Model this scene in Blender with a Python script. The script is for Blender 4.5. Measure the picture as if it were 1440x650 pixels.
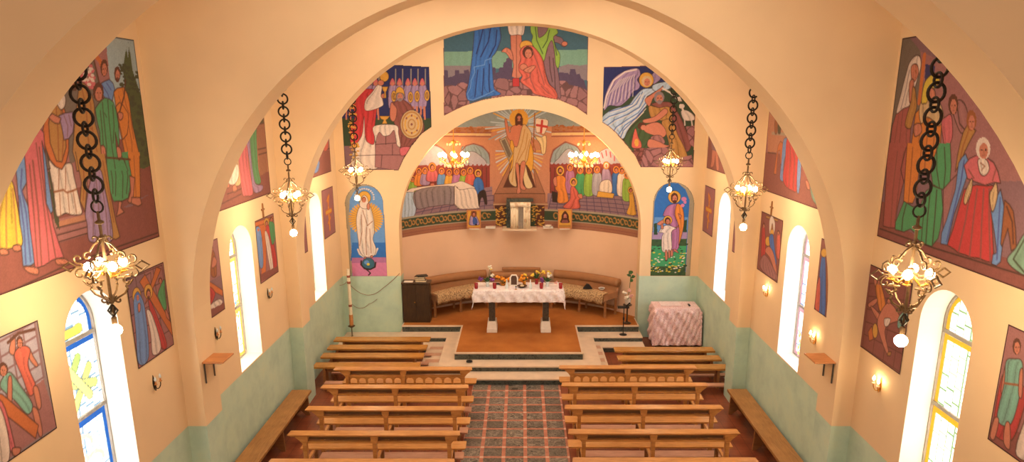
import bpy, bmesh, math, random
import numpy as np
from mathutils import Vector, Matrix

for _o in list(bpy.data.objects):
    bpy.data.objects.remove(_o)
SC = bpy.context.scene
COL = SC.collection
random.seed(7)
RNG = np.random.default_rng(11)
PI = math.pi

# ------------------------------------------------------------------ camera
EYE = (0.0, 0.0, 5.6)          # on the gallery at the back of the nave
PITCH = math.radians(13.895)
FPX = 949.95                   # focal length for a 1440 px wide frame
cam_d = bpy.data.cameras.new('camera')
cam = bpy.data.objects.new('camera', cam_d); COL.objects.link(cam)
cam.location = EYE
cam.rotation_euler = (PI / 2 - PITCH, 0, 0)
cam_d.sensor_width = 36.0
cam_d.lens = FPX / 1440 * 36
cam_d.shift_x = -13 / 1440
cam_d.shift_y = 55 / 1440
cam_d.clip_start = 0.05
SC.camera = cam

# ------------------------------------------------------------------ world, light, exposure
SC.view_settings.view_transform = 'Standard'
SC.view_settings.look = 'None'
SC.view_settings.gamma = 1.0
SC.view_settings.use_curve_mapping = False
SC.view_settings.exposure = 0.0
try:
    SC.cycles.use_denoising = True
except Exception:
    pass
W = bpy.data.worlds.new('sky'); SC.world = W; W.use_nodes = True
W.node_tree.nodes['Background'].inputs[0].default_value = (0.92, 0.95, 1.0, 1)
W.node_tree.nodes['Background'].inputs[1].default_value = 1.0


def area_light(name, loc, rot, sx, sy, power, color):
    d = bpy.data.lights.new(name, 'AREA'); d.shape = 'RECTANGLE'; d.size = sx; d.size_y = sy
    d.energy = power; d.color = color
    o = bpy.data.objects.new(name, d); COL.objects.link(o); o.location = loc; o.rotation_euler = rot
    return o


# soft fill added behind the gallery, standing in for unseen rear windows
area_light('rear_window_light', (0, -2.6, 4.4), (math.radians(86), 0, 0), 6.5, 4.5, 165, (1.0, 0.95, 0.88))
# fill lights added out of view under the ceiling, one in each bay
for y_, p_ in ((6.2, 95), (10.2, 120), (13.6, 130)):
    area_light('bay_ceiling_light', (0, y_, 7.5), (0, 0, 0), 5.5, 1.6, p_, (1.0, 0.90, 0.76))
PANE_STRENGTH = 1.5
BULB_STRENGTH = 190.0         # iron chandeliers; the small lamps and brass ones are weaker


# ------------------------------------------------------------------ colour helpers
def lin(c):
    c = c / 255.0
    return c / 12.92 if c <= 0.04045 else ((c + 0.055) / 1.055) ** 2.4


def rgb(r, g, b):
    return (lin(r), lin(g), lin(b))


def node_mat(name):
    m = bpy.data.materials.new(name); m.use_nodes = True
    nt = m.node_tree
    return m, nt, nt.nodes['Principled BSDF']


def ramp(nt, fac, stops):
    r = nt.nodes.new('ShaderNodeValToRGB')
    e = r.color_ramp.elements
    while len(e) < len(stops):
        e.new(0.5)
    for k, (p, c) in enumerate(stops):
        e[k].position = p; e[k].color = (*c, 1)
    nt.links.new(fac, r.inputs[0])
    return r.outputs[0]


def coords(nt, scale=(1, 1, 1), kind='Object'):
    t = nt.nodes.new('ShaderNodeTexCoord')
    mp = nt.nodes.new('ShaderNodeMapping'); mp.inputs['Scale'].default_value = scale
    nt.links.new(t.outputs[kind], mp.inputs['Vector'])
    return mp.outputs[0]


def noise(nt, vec, scale, detail=4, rough=0.55, dist=0.0):
    n = nt.nodes.new('ShaderNodeTexNoise')
    n.inputs['Scale'].default_value = scale; n.inputs['Detail'].default_value = detail
    n.inputs['Roughness'].default_value = rough; n.inputs['Distortion'].default_value = dist
    nt.links.new(vec, n.inputs['Vector'])
    return n.outputs['Fac']


def math_node(nt, op, a, b=None, c=None):
    n = nt.nodes.new('ShaderNodeMath'); n.operation = op
    for k, v in enumerate((a, b, c)):
        if v is None:
            continue
        if isinstance(v, (int, float)):
            n.inputs[k].default_value = v
        else:
            nt.links.new(v, n.inputs[k])
    return n.outputs[0]


def mix(nt, fac, a, b):
    n = nt.nodes.new('ShaderNodeMix'); n.data_type = 'RGBA'
    for k, v in ((0, fac), (6, a), (7, b)):
        if isinstance(v, tuple):
            n.inputs[k].default_value = (*v, 1)
        elif isinstance(v, (int, float)):
            n.inputs[k].default_value = v
        else:
            nt.links.new(v, n.inputs[k])
    return n.outputs[2]


def bump(nt, b, h, strength=0.2, dist=0.01):
    n = nt.nodes.new('ShaderNodeBump'); n.inputs['Strength'].default_value = strength
    n.inputs['Distance'].default_value = dist
    nt.links.new(h, n.inputs['Height']); nt.links.new(n.outputs[0], b.inputs['Normal'])


def plain(name, c, rough=0.6, metal=0.0, var=0.12, scale=14, spec=None):
    m, nt, b = node_mat(name)
    v = coords(nt)
    f = noise(nt, v, scale)
    dk = tuple(x * (1 - var) for x in c); lt = tuple(min(1, x * (1 + var)) for x in c)
    nt.links.new(ramp(nt, f, [(0.3, dk), (0.7, lt)]), b.inputs['Base Color'])
    b.inputs['Roughness'].default_value = rough; b.inputs['Metallic'].default_value = metal
    if spec is not None:
        b.inputs['Specular IOR Level'].default_value = spec
    return m


def emit(name, c, strength):
    m, nt, b = node_mat(name)
    b.inputs['Base Color'].default_value = (*c, 1)
    b.inputs['Emission Color'].default_value = (*c, 1)
    b.inputs['Emission Strength'].default_value = strength
    return m


def wood(name, c1, c2, rough=0.35, scale=(1.0, 9, 9), rot=0):
    m, nt, b = node_mat(name)
    v = coords(nt, scale)
    n1 = noise(nt, v, 3.5, 6, 0.6, 1.2)
    v2 = coords(nt, (1.5, 3, 3))
    n2 = noise(nt, v2, 2.0, 2)
    f = math_node(nt, 'ADD', math_node(nt, 'MULTIPLY', n1, 0.7), math_node(nt, 'MULTIPLY', n2, 0.3))
    nt.links.new(ramp(nt, f, [(0.32, c1), (0.66, c2)]), b.inputs['Base Color'])
    b.inputs['Roughness'].default_value = rough
    bump(nt, b, n1, 0.06, 0.003)
    return m


M = {}
# painted plaster: cream above, green dado below 1.55 m
def plaster(name, cream, dado, dado_h=1.55):
    m, nt, b = node_mat(name)
    g = nt.nodes.new('ShaderNodeNewGeometry')
    s = nt.nodes.new('ShaderNodeSeparateXYZ'); nt.links.new(g.outputs['Position'], s.inputs[0])
    n1 = noise(nt, g.outputs['Position'], 0.9, 3); n2 = noise(nt, g.outputs['Position'], 60, 2)
    edge = math_node(nt, 'ADD', s.outputs[2], math_node(nt, 'MULTIPLY', math_node(nt, 'SUBTRACT', n1, 0.5), 0.02))
    up = math_node(nt, 'GREATER_THAN', edge, dado_h)
    cr = ramp(nt, n1, [(0.3, tuple(x * 0.94 for x in cream)), (0.7, tuple(min(1, x * 1.04) for x in cream))])
    stain = noise(nt, g.outputs['Position'], 2.2, 5, 0.65)
    gr = ramp(nt, stain, [(0.28, (dado[0] * 0.80, dado[1] * 0.84, dado[2] * 0.86)), (0.55, dado), (0.78, (dado[0] * 1.12, dado[1] * 1.02, dado[2] * 0.95))])
    nt.links.new(mix(nt, up, gr, cr), b.inputs['Base Color'])
    b.inputs['Roughness'].default_value = 0.75
    b.inputs['Specular IOR Level'].default_value = 0.25
    bump(nt, b, n2, 0.12, 0.004)
    return m


CREAM = rgb(234, 204, 162)
M['plaster'] = plaster('plaster', CREAM, rgb(190, 212, 190))
M['apse_plaster'] = plaster('apse_plaster', rgb(226, 190, 158), rgb(226, 190, 158), -5)
M['ceiling'] = plain('ceiling_paint', CREAM, 0.8, var=0.03, scale=2)
M['reveal'] = plain('white_reveal', rgb(240, 236, 228), 0.7, var=0.02, scale=3)
M['pew'] = wood('pew_wood', rgb(162, 104, 50), rgb(210, 150, 84), 0.3)
M['pew_dark'] = wood('pew_back_wood', rgb(126, 80, 42), rgb(164, 110, 62), 0.45)
M['pew_panel'] = wood('pew_panel_wood', rgb(92, 60, 30), rgb(124, 86, 48), 0.5)  # shade under the ledge is put into this darker wood colour
M['bench'] = wood('bench_wood', rgb(150, 96, 40), rgb(204, 146, 72), 0.2)
M['wall_bench'] = wood('wall_bench_wood', rgb(138, 92, 46), rgb(178, 126, 70), 0.45, (9, 1.0, 9))
M['kneeler'] = wood('kneeler_wood', rgb(176, 124, 98), rgb(208, 158, 130), 0.5)
M['shelf'] = wood('shelf_wood', rgb(170, 102, 50), rgb(206, 138, 78), 0.5)
M['iron'] = plain('wrought_iron', rgb(104, 80, 52), 0.45, 0.5, 0.25, 30)
M['dark_iron'] = plain('dark_iron', rgb(44, 38, 32), 0.5, 0.6, 0.2, 30)
M['brass'] = plain('brass', rgb(206, 150, 62), 0.28, 0.85, 0.1, 20)
M['crystal'] = plain('crystal_drop', rgb(250, 226, 180), 0.08, 0.0, 0.03, 20, spec=0.9)
M['stone'] = plain('pale_tread_stone', rgb(214, 190, 164), 0.5, var=0.08, scale=5)
M['carpet'] = None
M['white'] = plain('white_paint', rgb(232, 224, 212), 0.6, var=0.05)
M['ivory'] = plain('ivory_wax', rgb(232, 216, 186), 0.5, var=0.05)
M['red'] = plain('red_glass', rgb(150, 20, 26), 0.2, var=0.1)
M['black'] = plain('black_plastic', rgb(26, 24, 24), 0.45, var=0.1)
M['gold'] = plain('gilding', rgb(208, 160, 66), 0.35, 0.6, 0.1, 30)
M['brown'] = plain('tan_upholstery', rgb(160, 112, 72), 0.85, var=0.08, scale=6)
M['green'] = plain('leaf_green', rgb(44, 84, 36), 0.6, var=0.2)
M['orange'] = plain('orange_petals', rgb(236, 150, 24), 0.6, var=0.15)
M['yellow'] = plain('yellow_petals', rgb(240, 206, 70), 0.6, var=0.15)
M['purple'] = plain('purple_petals', rgb(120, 56, 130), 0.6, var=0.2)
M['petal_white'] = plain('white_petals', rgb(240, 232, 214), 0.6, var=0.08)
M['pink'] = plain('pink_petals', rgb(224, 170, 160), 0.6, var=0.12)
M['paper'] = plain('book_pages', rgb(222, 204, 168), 0.8, var=0.1, scale=40)
M['book_brown'] = plain('brown_book_cover', rgb(84, 56, 40), 0.6)
M['book_dark'] = plain('dark_book_cover', rgb(48, 44, 40), 0.6)
M['glass'] = plain('clear_glass', rgb(214, 224, 226), 0.08, var=0.03, spec=0.8)
M['bulb'] = emit('warm_bulb', (1.0, 0.76, 0.46), BULB_STRENGTH)
M['bulb_soft'] = emit('soft_warm_bulb', (1.0, 0.70, 0.36), 70.0)
M['cord'] = plain('cord', rgb(150, 104, 84), 0.7)


def marble(name, c1, c2, rough=0.3, scale=7):
    m, nt, b = node_mat(name)
    g = nt.nodes.new('ShaderNodeNewGeometry')
    n = noise(nt, g.outputs['Position'], scale, 6, 0.65, 1.6)
    nt.links.new(ramp(nt, n, [(0.40, c1), (0.52, tuple(0.6 * a + 0.4 * b_ for a, b_ in zip(c1, c2))), (0.60, c1), (0.74, c2)]), b.inputs['Base Color'])
    b.inputs['Roughness'].default_value = rough
    return m


M['marble'] = marble('dark_green_marble', rgb(38, 42, 38), rgb(120, 126, 112))
M['marble_leg'] = marble('dark_marble_leg', rgb(48, 44, 38), rgb(110, 100, 84))


def carpet_mat():
    m, nt, b = node_mat('brown_carpet')
    g = nt.nodes.new('ShaderNodeNewGeometry')
    n1 = noise(nt, g.outputs['Position'], 1.3, 4); n2 = noise(nt, g.outputs['Position'], 90, 2)
    f = math_node(nt, 'ADD', math_node(nt, 'MULTIPLY', n1, 0.6), math_node(nt, 'MULTIPLY', n2, 0.4))
    nt.links.new(ramp(nt, f, [(0.32, rgb(142, 82, 38)), (0.68, rgb(188, 120, 60))]), b.inputs['Base Color'])
    b.inputs['Roughness'].default_value = 0.95; b.inputs['Specular IOR Level'].default_value = 0.1
    bump(nt, b, n2, 0.3, 0.006)
    return m


M['carpet'] = carpet_mat()


def aisle_mat():
    """dark marble slabs in a grid of red strips, pale squares where the strips cross"""
    m, nt, b = node_mat('aisle_tiles')
    g = nt.nodes.new('ShaderNodeNewGeometry')
    s = nt.nodes.new('ShaderNodeSeparateXYZ'); nt.links.new(g.outputs['Position'], s.inputs[0])
    fx = math_node(nt, 'FRACT', math_node(nt, 'DIVIDE', math_node(nt, 'ADD', s.outputs[0], 20 * 0.358 + 1.037), 0.358))
    fy = math_node(nt, 'FRACT', math_node(nt, 'DIVIDE', math_node(nt, 'ADD', s.outputs[1], 20 * 0.327 - 12.86), 0.327))
    lx = math_node(nt, 'LESS_THAN', fx, 0.17); ly = math_node(nt, 'LESS_THAN', fy, 0.16)
    strip = math_node(nt, 'MAXIMUM', lx, ly); cross = math_node(nt, 'MULTIPLY', lx, ly)
    st = nt.nodes.new('ShaderNodeVectorMath'); st.operation = 'MULTIPLY'; st.inputs[1].default_value = (3.4, 4.6, 1.0)
    nt.links.new(g.outputs['Position'], st.inputs[0])
    n = noise(nt, st.outputs[0], 1.3, 4, 0.6, 1.8); big = noise(nt, g.outputs['Position'], 2.6, 2)
    sl = ramp(nt, n, [(0.36, rgb(40, 42, 36)), (0.43, rgb(176, 164, 148)), (0.50, rgb(48, 48, 42)), (0.57, rgb(150, 140, 124)), (0.62, rgb(44, 44, 38))])
    cell = nt.nodes.new('ShaderNodeCombineXYZ')
    nt.links.new(math_node(nt, 'FLOOR', math_node(nt, 'DIVIDE', math_node(nt, 'ADD', s.outputs[0], 20 * 0.358 + 1.037), 0.358)), cell.inputs[0])
    nt.links.new(math_node(nt, 'FLOOR', math_node(nt, 'DIVIDE', math_node(nt, 'ADD', s.outputs[1], 20 * 0.327 - 12.86), 0.327)), cell.inputs[1])
    wn = nt.nodes.new('ShaderNodeTexWhiteNoise'); nt.links.new(cell.outputs[0], wn.inputs['Vector'])
    sl = mix(nt, math_node(nt, 'MULTIPLY', wn.outputs['Value'], 0.6), sl, rgb(44, 44, 38))
    sl = mix(nt, math_node(nt, 'MULTIPLY', big, 0.2), sl, rgb(150, 128, 112))
    rd = ramp(nt, noise(nt, g.outputs['Position'], 9, 3), [(0.3, rgb(160, 96, 76)), (0.7, rgb(192, 124, 98))])
    c = mix(nt, strip, sl, rd); c = mix(nt, cross, c, rgb(206, 172, 150))
    nt.links.new(c, b.inputs['Base Color']); b.inputs['Roughness'].default_value = 0.35
    return m


def floor_mat():
    m, nt, b = node_mat('red_brown_tiles')
    g = nt.nodes.new('ShaderNodeNewGeometry')
    s = nt.nodes.new('ShaderNodeSeparateXYZ'); nt.links.new(g.outputs['Position'], s.inputs[0])
    fx = math_node(nt, 'FRACT', math_node(nt, 'MULTIPLY', math_node(nt, 'ADD', s.outputs[0], 30), 5.0))
    fy = math_node(nt, 'FRACT', math_node(nt, 'MULTIPLY', math_node(nt, 'ADD', s.outputs[1], 30), 5.0))
    ln = math_node(nt, 'MAXIMUM', math_node(nt, 'LESS_THAN', fx, 0.035), math_node(nt, 'LESS_THAN', fy, 0.035))
    n = noise(nt, g.outputs['Position'], 3, 4)
    c = ramp(nt, n, [(0.3, rgb(112, 52, 30)), (0.7, rgb(148, 78, 48))])
    nt.links.new(mix(nt, ln, c, rgb(88, 46, 30)), b.inputs['Base Color']); b.inputs['Roughness'].default_value = 0.35
    return m


M['aisle'] = aisle_mat(); M['floor'] = floor_mat()


# ------------------------------------------------------------------ mesh helpers
class MB:
    """collects shapes and links them as ONE mesh object"""
    def __init__(self):
        self.bm = bmesh.new()

    def quad(self, *pts):
        return self.bm.faces.new([self.bm.verts.new(p) for p in pts])

    def hexa(self, b4, t4):
        vs = [self.bm.verts.new(p) for p in list(b4) + list(t4)]
        for f in ((3, 2, 1, 0), (4, 5, 6, 7), (0, 1, 5, 4), (1, 2, 6, 5), (2, 3, 7, 6), (3, 0, 4, 7)):
            self.bm.faces.new([vs[i] for i in f])
        return vs

    def box(self, x0, x1, y0, y1, z0, z1, bev=0.0):
        vs = self.hexa([(x0, y0, z0), (x1, y0, z0), (x1, y1, z0), (x0, y1, z0)],
                       [(x0, y0, z1), (x1, y0, z1), (x1, y1, z1), (x0, y1, z1)])
        if bev:
            es = set(e for v in vs for e in v.link_edges)
            bmesh.ops.bevel(self.bm, geom=list(es), offset=bev, segments=2, affect='EDGES', profile=0.5)
        return self

    def prism(self, poly, a0, a1, axis='Y'):
        """extrude a 2-D outline; axis Y: outline in (x,z), X: (y,z), Z: (x,y)"""
        def p3(p, a):
            return {'Y': (p[0], a, p[1]), 'X': (a, p[0], p[1]), 'Z': (p[0], p[1], a)}[axis]
        A = [self.bm.verts.new(p3(p, a0)) for p in poly]; B = [self.bm.verts.new(p3(p, a1)) for p in poly]
        n = len(poly)
        self.bm.faces.new(A); self.bm.faces.new(B[::-1])
        for i in range(n):
            self.bm.faces.new([A[i], B[i], B[(i + 1) % n], A[(i + 1) % n]])
        return self

    def tube(self, pts, r, n=6, closed=False):
        pts = [Vector(p) for p in pts]
        rs = r if isinstance(r, (list, tuple)) else [r] * len(pts)
        rings = []
        up = None
        m = len(pts)
        for i, p in enumerate(pts):
            if closed:
                d = pts[(i + 1) % m] - pts[i - 1]
            else:
                d = pts[min(i + 1, m - 1)] - pts[max(i - 1, 0)]
            if d.length < 1e-9:
                d = Vector((0, 0, 1))
            d.normalize()
            if up is None:
                up = d.orthogonal().normalized()
            else:
                up = (up - d * up.dot(d))
                up = up.normalized() if up.length > 1e-6 else d.orthogonal().normalized()
            w = d.cross(up)
            rings.append([self.bm.verts.new(p + (up * math.cos(2 * PI * k / n) + w * math.sin(2 * PI * k / n)) * rs[i]) for k in range(n)])
        k = m if closed else m - 1
        for i in range(k):
            A, B = rings[i], rings[(i + 1) % m]
            for j in range(n):
                self.bm.faces.new([A[j], A[(j + 1) % n], B[(j + 1) % n], B[j]])
        if not closed:
            self.bm.faces.new(rings[0][::-1]); self.bm.faces.new(rings[-1])
        return self

    def lathe(self, prof, c=(0, 0, 0), n=16):
        """prof: list of (radius, z), bottom to top"""
        rings = []
        for r, z in prof:
            if r < 1e-5:
                rings.append([self.bm.verts.new((c[0], c[1], c[2] + z))])
            else:
                rings.append([self.bm.verts.new((c[0] + r * math.cos(2 * PI * k / n), c[1] + r * math.sin(2 * PI * k / n), c[2] + z)) for k in range(n)])
        for A, B in zip(rings, rings[1:]):
            for j in range(n):
                a = [A[j % len(A)], A[(j + 1) % len(A)], B[(j + 1) % len(B)], B[j % len(B)]]
                u = []
                for v in a:
                    if v not in u:
                        u.append(v)
                if len(u) > 2:
                    self.bm.faces.new(u)
        if len(rings[0]) > 1:
            self.bm.faces.new(rings[0][::-1])
        if len(rings[-1]) > 1:
            self.bm.faces.new(rings[-1])
        return self

    def ball(self, c, r, n=10, sq=(1, 1, 1)):
        prof = [(r * math.sin(PI * i / n), -r * math.cos(PI * i / n)) for i in range(n + 1)]
        before = set(self.bm.verts)
        self.lathe([(p[0], p[1]) for p in prof], (0, 0, 0), n + 2)
        for v in set(self.bm.verts) - before:
            v.co = Vector((v.co.x * sq[0] + c[0], v.co.y * sq[1] + c[1], v.co.z * sq[2] + c[2]))
        return self

    def sheet(self, fn, nu, nv, closed_u=False):
        g = [[self.bm.verts.new(fn(i / nu, j / nv)) for j in range(nv + 1)] for i in range(nu + 1)]
        for i in range(nu):
            for j in range(nv):
                self.bm.faces.new([g[i][j], g[i + 1][j], g[i + 1][j + 1], g[i][j + 1]])
        return self

    def build(self, name, mat, parent=None, loc=(0, 0, 0), smooth=False, weld=False):
        if weld:
            bmesh.ops.remove_doubles(self.bm, verts=self.bm.verts, dist=1e-4)
        bmesh.ops.recalc_face_normals(self.bm, faces=self.bm.faces)
        me = bpy.data.meshes.new(name); self.bm.to_mesh(me); self.bm.free()
        if smooth:
            me.polygons.foreach_set('use_smooth', [True] * len(me.polygons))
        me.materials.append(mat)
        o = bpy.data.objects.new(name, me); COL.objects.link(o)
        o.location = loc
        if parent is not None:
            o.parent = parent
        return o


def tag(o, label=None, cat=None, group=None, kind=None):
    if label: o['label'] = label
    if cat: o['category'] = cat
    if group: o['group'] = group
    if kind: o['kind'] = kind
    return o


def thing(name, label, cat, loc=(0, 0, 0), rz=0.0, group=None):
    o = bpy.data.objects.new(name, None); COL.objects.link(o)
    o.empty_display_size = 0.1
    o.location = loc; o.rotation_euler = (0, 0, rz)
    return tag(o, label, cat, group)


def copy_tree(o, parent=None):
    c = o.copy(); COL.objects.link(c)
    if parent is not None:
        c.parent = parent
    for ch in o.children:
        copy_tree(ch, c)
    return c


def place(src, first, loc, rz, label, group=None):
    o = src if first else copy_tree(src)
    o.location = loc; o.rotation_euler = (0, 0, rz); o['label'] = label
    if group: o['group'] = group
    return o


def struct(o):
    o['kind'] = 'structure'
    return o


# ------------------------------------------------------------------ the room (metres; y runs from the gallery to the apse)
XL, XR = -4.30, 4.25           # side walls
CX = -0.03                     # axis of the nave
YB = 15.77                     # chancel wall
ZC = 7.6                       # ceiling
AR, AZ = 4.03, 2.87            # nave arches: radius and springing height
PR, PZ = 2.87, 2.60            # apse arch
JAMB = 0.35                    # thickness of the chancel wall
APX, APY, APR = CX, 14.03, 3.55  # plan circle of the apse wall


def arch_plate(b, x0, x1, z1, r, zs, y0, y1, n=56, outer=True):
    """a wall of thickness y0..y1 with a round-arched opening"""
    inn = [(CX - r, 0.0), (CX - r, zs * 0.5)]
    out = [(x0, 0.0), (x0, zs * 0.5)]
    angs = [PI - PI * k / n for k in range(n + 1)]
    for cxx in (x0, x1):
        angs.append(math.atan2(z1 - zs, cxx - CX))
    for a in sorted(set(angs), reverse=True):
        c, s = math.cos(a), math.sin(a)
        inn.append((CX + r * c, zs + r * s))
        t = 1e9
        if c > 1e-6: t = min(t, (x1 - CX) / c)
        if c < -1e-6: t = min(t, (x0 - CX) / c)
        if s > 1e-6: t = min(t, (z1 - zs) / s)
        out.append((CX + t * c, zs + t * s))
    inn += [(CX + r, zs * 0.5), (CX + r, 0.0)]
    out += [(x1, zs * 0.5), (x1, 0.0)]
    for i in range(len(inn) - 1):
        a, c, d, e = inn[i], inn[i + 1], out[i + 1], out[i]
        b.quad((a[0], y0, a[1]), (c[0], y0, c[1]), (d[0], y0, d[1]), (e[0], y0, e[1]))
        b.quad((a[0], y1, a[1]), (c[0], y1, c[1]), (d[0], y1, d[1]), (e[0], y1, e[1]))
        b.quad((a[0], y0, a[1]), (c[0], y0, c[1]), (c[0], y1, c[1]), (a[0], y1, a[1]))
    return b


WIN_Z0, WIN_R, WIN_TOP, REV = 1.57, 0.425, 3.79, 0.27
WIN_Y = [6.44, 10.14, 13.98]


def win_outline(yc, grow=0.0, n=20):
    r = WIN_R + grow; zs = WIN_TOP - WIN_R
    return [(yc - r, WIN_Z0 - grow)] + [(yc - r * math.cos(PI * k / n), zs + r * math.sin(PI * k / n)) for k in range(n + 1)] + [(yc + r, WIN_Z0 - grow)]


def side_wall(name, X, sgn):
    b = MB()
    ys = [-3.0]
    for yc in WIN_Y:
        ys += [yc - WIN_R, yc + WIN_R]
    ys.append(YB + 0.4)
    for i in range(0, len(ys), 2):
        b.quad((X, ys[i], 0), (X, ys[i + 1], 0), (X, ys[i + 1], ZC), (X, ys[i], ZC))
    for yc in WIN_Y:
        b.quad((X, yc - WIN_R, 0), (X, yc + WIN_R, 0), (X, yc + WIN_R, WIN_Z0), (X, yc - WIN_R, WIN_Z0))
        ol = win_outline(yc)[1:-1]
        for p, q in zip(ol, ol[1:]):
            b.quad((X, p[0], p[1]), (X, q[0], q[1]), (X, q[0], ZC), (X, p[0], ZC))
    o = struct(b.build(name, M['plaster'], weld=True))
    return o


wall_left = side_wall('wall_left', XL, -1)
wall_right = side_wall('wall_right', XR, 1)
b = MB(); b.quad((XL - 0.6, -3, 0), (XR + 0.6, -3, 0), (XR + 0.6, 12.86, 0), (XL - 0.6, 12.86, 0)); b.quad((XL - .6, 12.86, 0), (XR + .6, 12.86, 0), (XR + .6, 18, 0), (XL - .6, 18, 0))
floor = struct(b.build('floor', M['floor'], weld=True))
b = MB(); b.box(-0.99, 0.79, -2.9, 12.85, 0.0, 0.004)
struct(b.build('trim_1', M['aisle']))          # the tiled aisle
b = MB(); b.box(XL - 0.3, XR + 0.3, -3, 18.2, ZC, ZC + 0.4)
struct(b.build('ceiling', M['ceiling']))
b = MB(); b.box(XL - 0.3, XR + 0.3, -3.1, -3.0, 0, ZC)
struct(b.build('wall_rear', M['ceiling']))
for k, (y0, y1) in enumerate(((4.05, 4.50), (7.98, 8.45), (11.92, 12.38))):
    b = MB(); arch_plate(b, XL, XR, ZC, AR, AZ, y0, y1)
    struct(b.build('trim_%d' % (k + 2), M['plaster'], weld=True))   # the three nave arches on their pilasters
b = MB(); arch_plate(b, XL, XR, ZC, PR, PZ, YB, YB + JAMB)
struct(b.build('wall_back', M['plaster'], weld=True))

# apse: curved wall, closed by a plain ceiling above the arch
A0 = math.asin((PR) / APR)
def apse_pt(a, r=APR, z=0.0):
    return (APX + r * math.sin(a), APY + r * math.cos(a), z)
b = MB(); b.sheet(lambda u, v: apse_pt(-A0 + 2 * A0 * u, APR, 0.2 + 5.5 * v), 64, 1)
struct(b.build('wall_apse', M['apse_plaster'], smooth=True))
b = MB(); b.prism([apse_pt(-A0 + 2 * A0 * k / 40, APR + 0.02)[:2] for k in range(41)], 5.7, 5.75, 'Z')
struct(b.build('ceiling_apse', M['ceiling']))

# windows: white reveal, grey frame and bars; the glass is painted further down
WINDOWS = []
k = 0
for X, sgn in ((XL, -1), (XR, 1)):
    for yc in WIN_Y:
        k += 1
        ol = win_outline(yc)
        Xg = X + sgn * REV
        b = MB()
        loop = ol + [ol[0]]
        for p, q in zip(loop, loop[1:]):
            b.quad((X, *p), (Xg, *p), (Xg, *q), (X, *q))
        w = struct(b.build('window_%d' % k, M['reveal'], weld=True))
        b = MB()
        b.tube([(Xg, p[0], p[1]) for p in win_outline(yc, -0.012)], 0.02, 6, closed=True)
        fr = b.build('window_frame', plain('window_lead_%d' % k, rgb(150, 140, 128), 0.5), w)
        for zb in (2.42, 3.25):
            b = MB(); b.box(Xg - 0.018, Xg + 0.018, yc - WIN_R + 0.02, yc + WIN_R - 0.02, zb - 0.02, zb + 0.02)
            b.build('window_bar', fr.data.materials[0], w)
        WINDOWS.append((w, Xg, yc, sgn))
        # fill light added on the hidden near cheek, brightening the recess like daylight
        area_light('window_daylight', (X + sgn * REV * 0.45, yc - WIN_R + 0.012, 2.55), (math.radians(90), 0, PI + sgn * math.radians(35)), 0.2, 1.9, 46.0,
                   (1.0, 0.95, 0.84) if (sgn < 0 and yc > 7) else (1.0, 0.9, 0.7) if (sgn > 0 and yc < 7) else (0.88, 0.93, 1.0))

# chancel steps
def step(name, rects, z0, z1, tread, ins=0.0):
    """marble risers with a pale slab on top"""
    b = MB()
    for x0, x1, y0, y1 in rects:
        b.box(x0, x1, y0, y1, z0, z1 - 0.028)
    o = struct(b.build(name, M['marble']))
    b = MB()
    for x0, x1, y0, y1 in rects:
        b.box(x0 - 0.01, x1 + 0.01, y0 - 0.015, y1, z1 - 0.028, z1)
    b.build('tread', tread, o)
    return o
step('floor_step_1', [(-2.15, 1.86, 12.85, 14.70), (XL + 0.03, 2.85, 14.72, YB - 0.01)], 0.0, 0.133, M['stone'])
step('floor_step_2', [(-1.745, 1.685, 13.25, 15.05), (-2.9, 2.85, 15.07, YB - 0.01)], 0.13, 0.25, M['stone'])
o = step('floor_platform_front', [(-1.43, 1.32, 13.62, 15.42), (-2.86, 2.82, 15.44, YB + 0.3)], 0.25, 0.405, M['stone'])
b = MB(); b.box(-1.40, 1.29, 13.66, 15.475, 0.40, 0.412); b.box(-2.84, 2.80, 15.475, YB + 0.30, 0.40, 0.412)
b.build('carpet', M['carpet'], o)
b = MB(); b.prism([(-PR + CX, YB + 0.3)] + [apse_pt(-A0 + 2 * A0 * k / 40, APR + 0.01)[:2] for k in range(41)] + [(PR + CX, YB + 0.3)], 0.2, 0.412, 'Z')
struct(b.build('floor_apse', M['carpet']))
# alternating pale and pink inlay slabs beside the steps
b = MB()
for k in range(5):
    b.box(-2.10, -1.78, 12.95 + k * 0.4, 13.13 + k * 0.4, 0.1325, 0.1345)
    b.box(1.72, 1.83, 13.0 + k * 0.4, 13.2 + k * 0.4, 0.1325, 0.1345)
struct(b.build('trim_5', plain('pink_slab', rgb(196, 150, 122), 0.5)))

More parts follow.
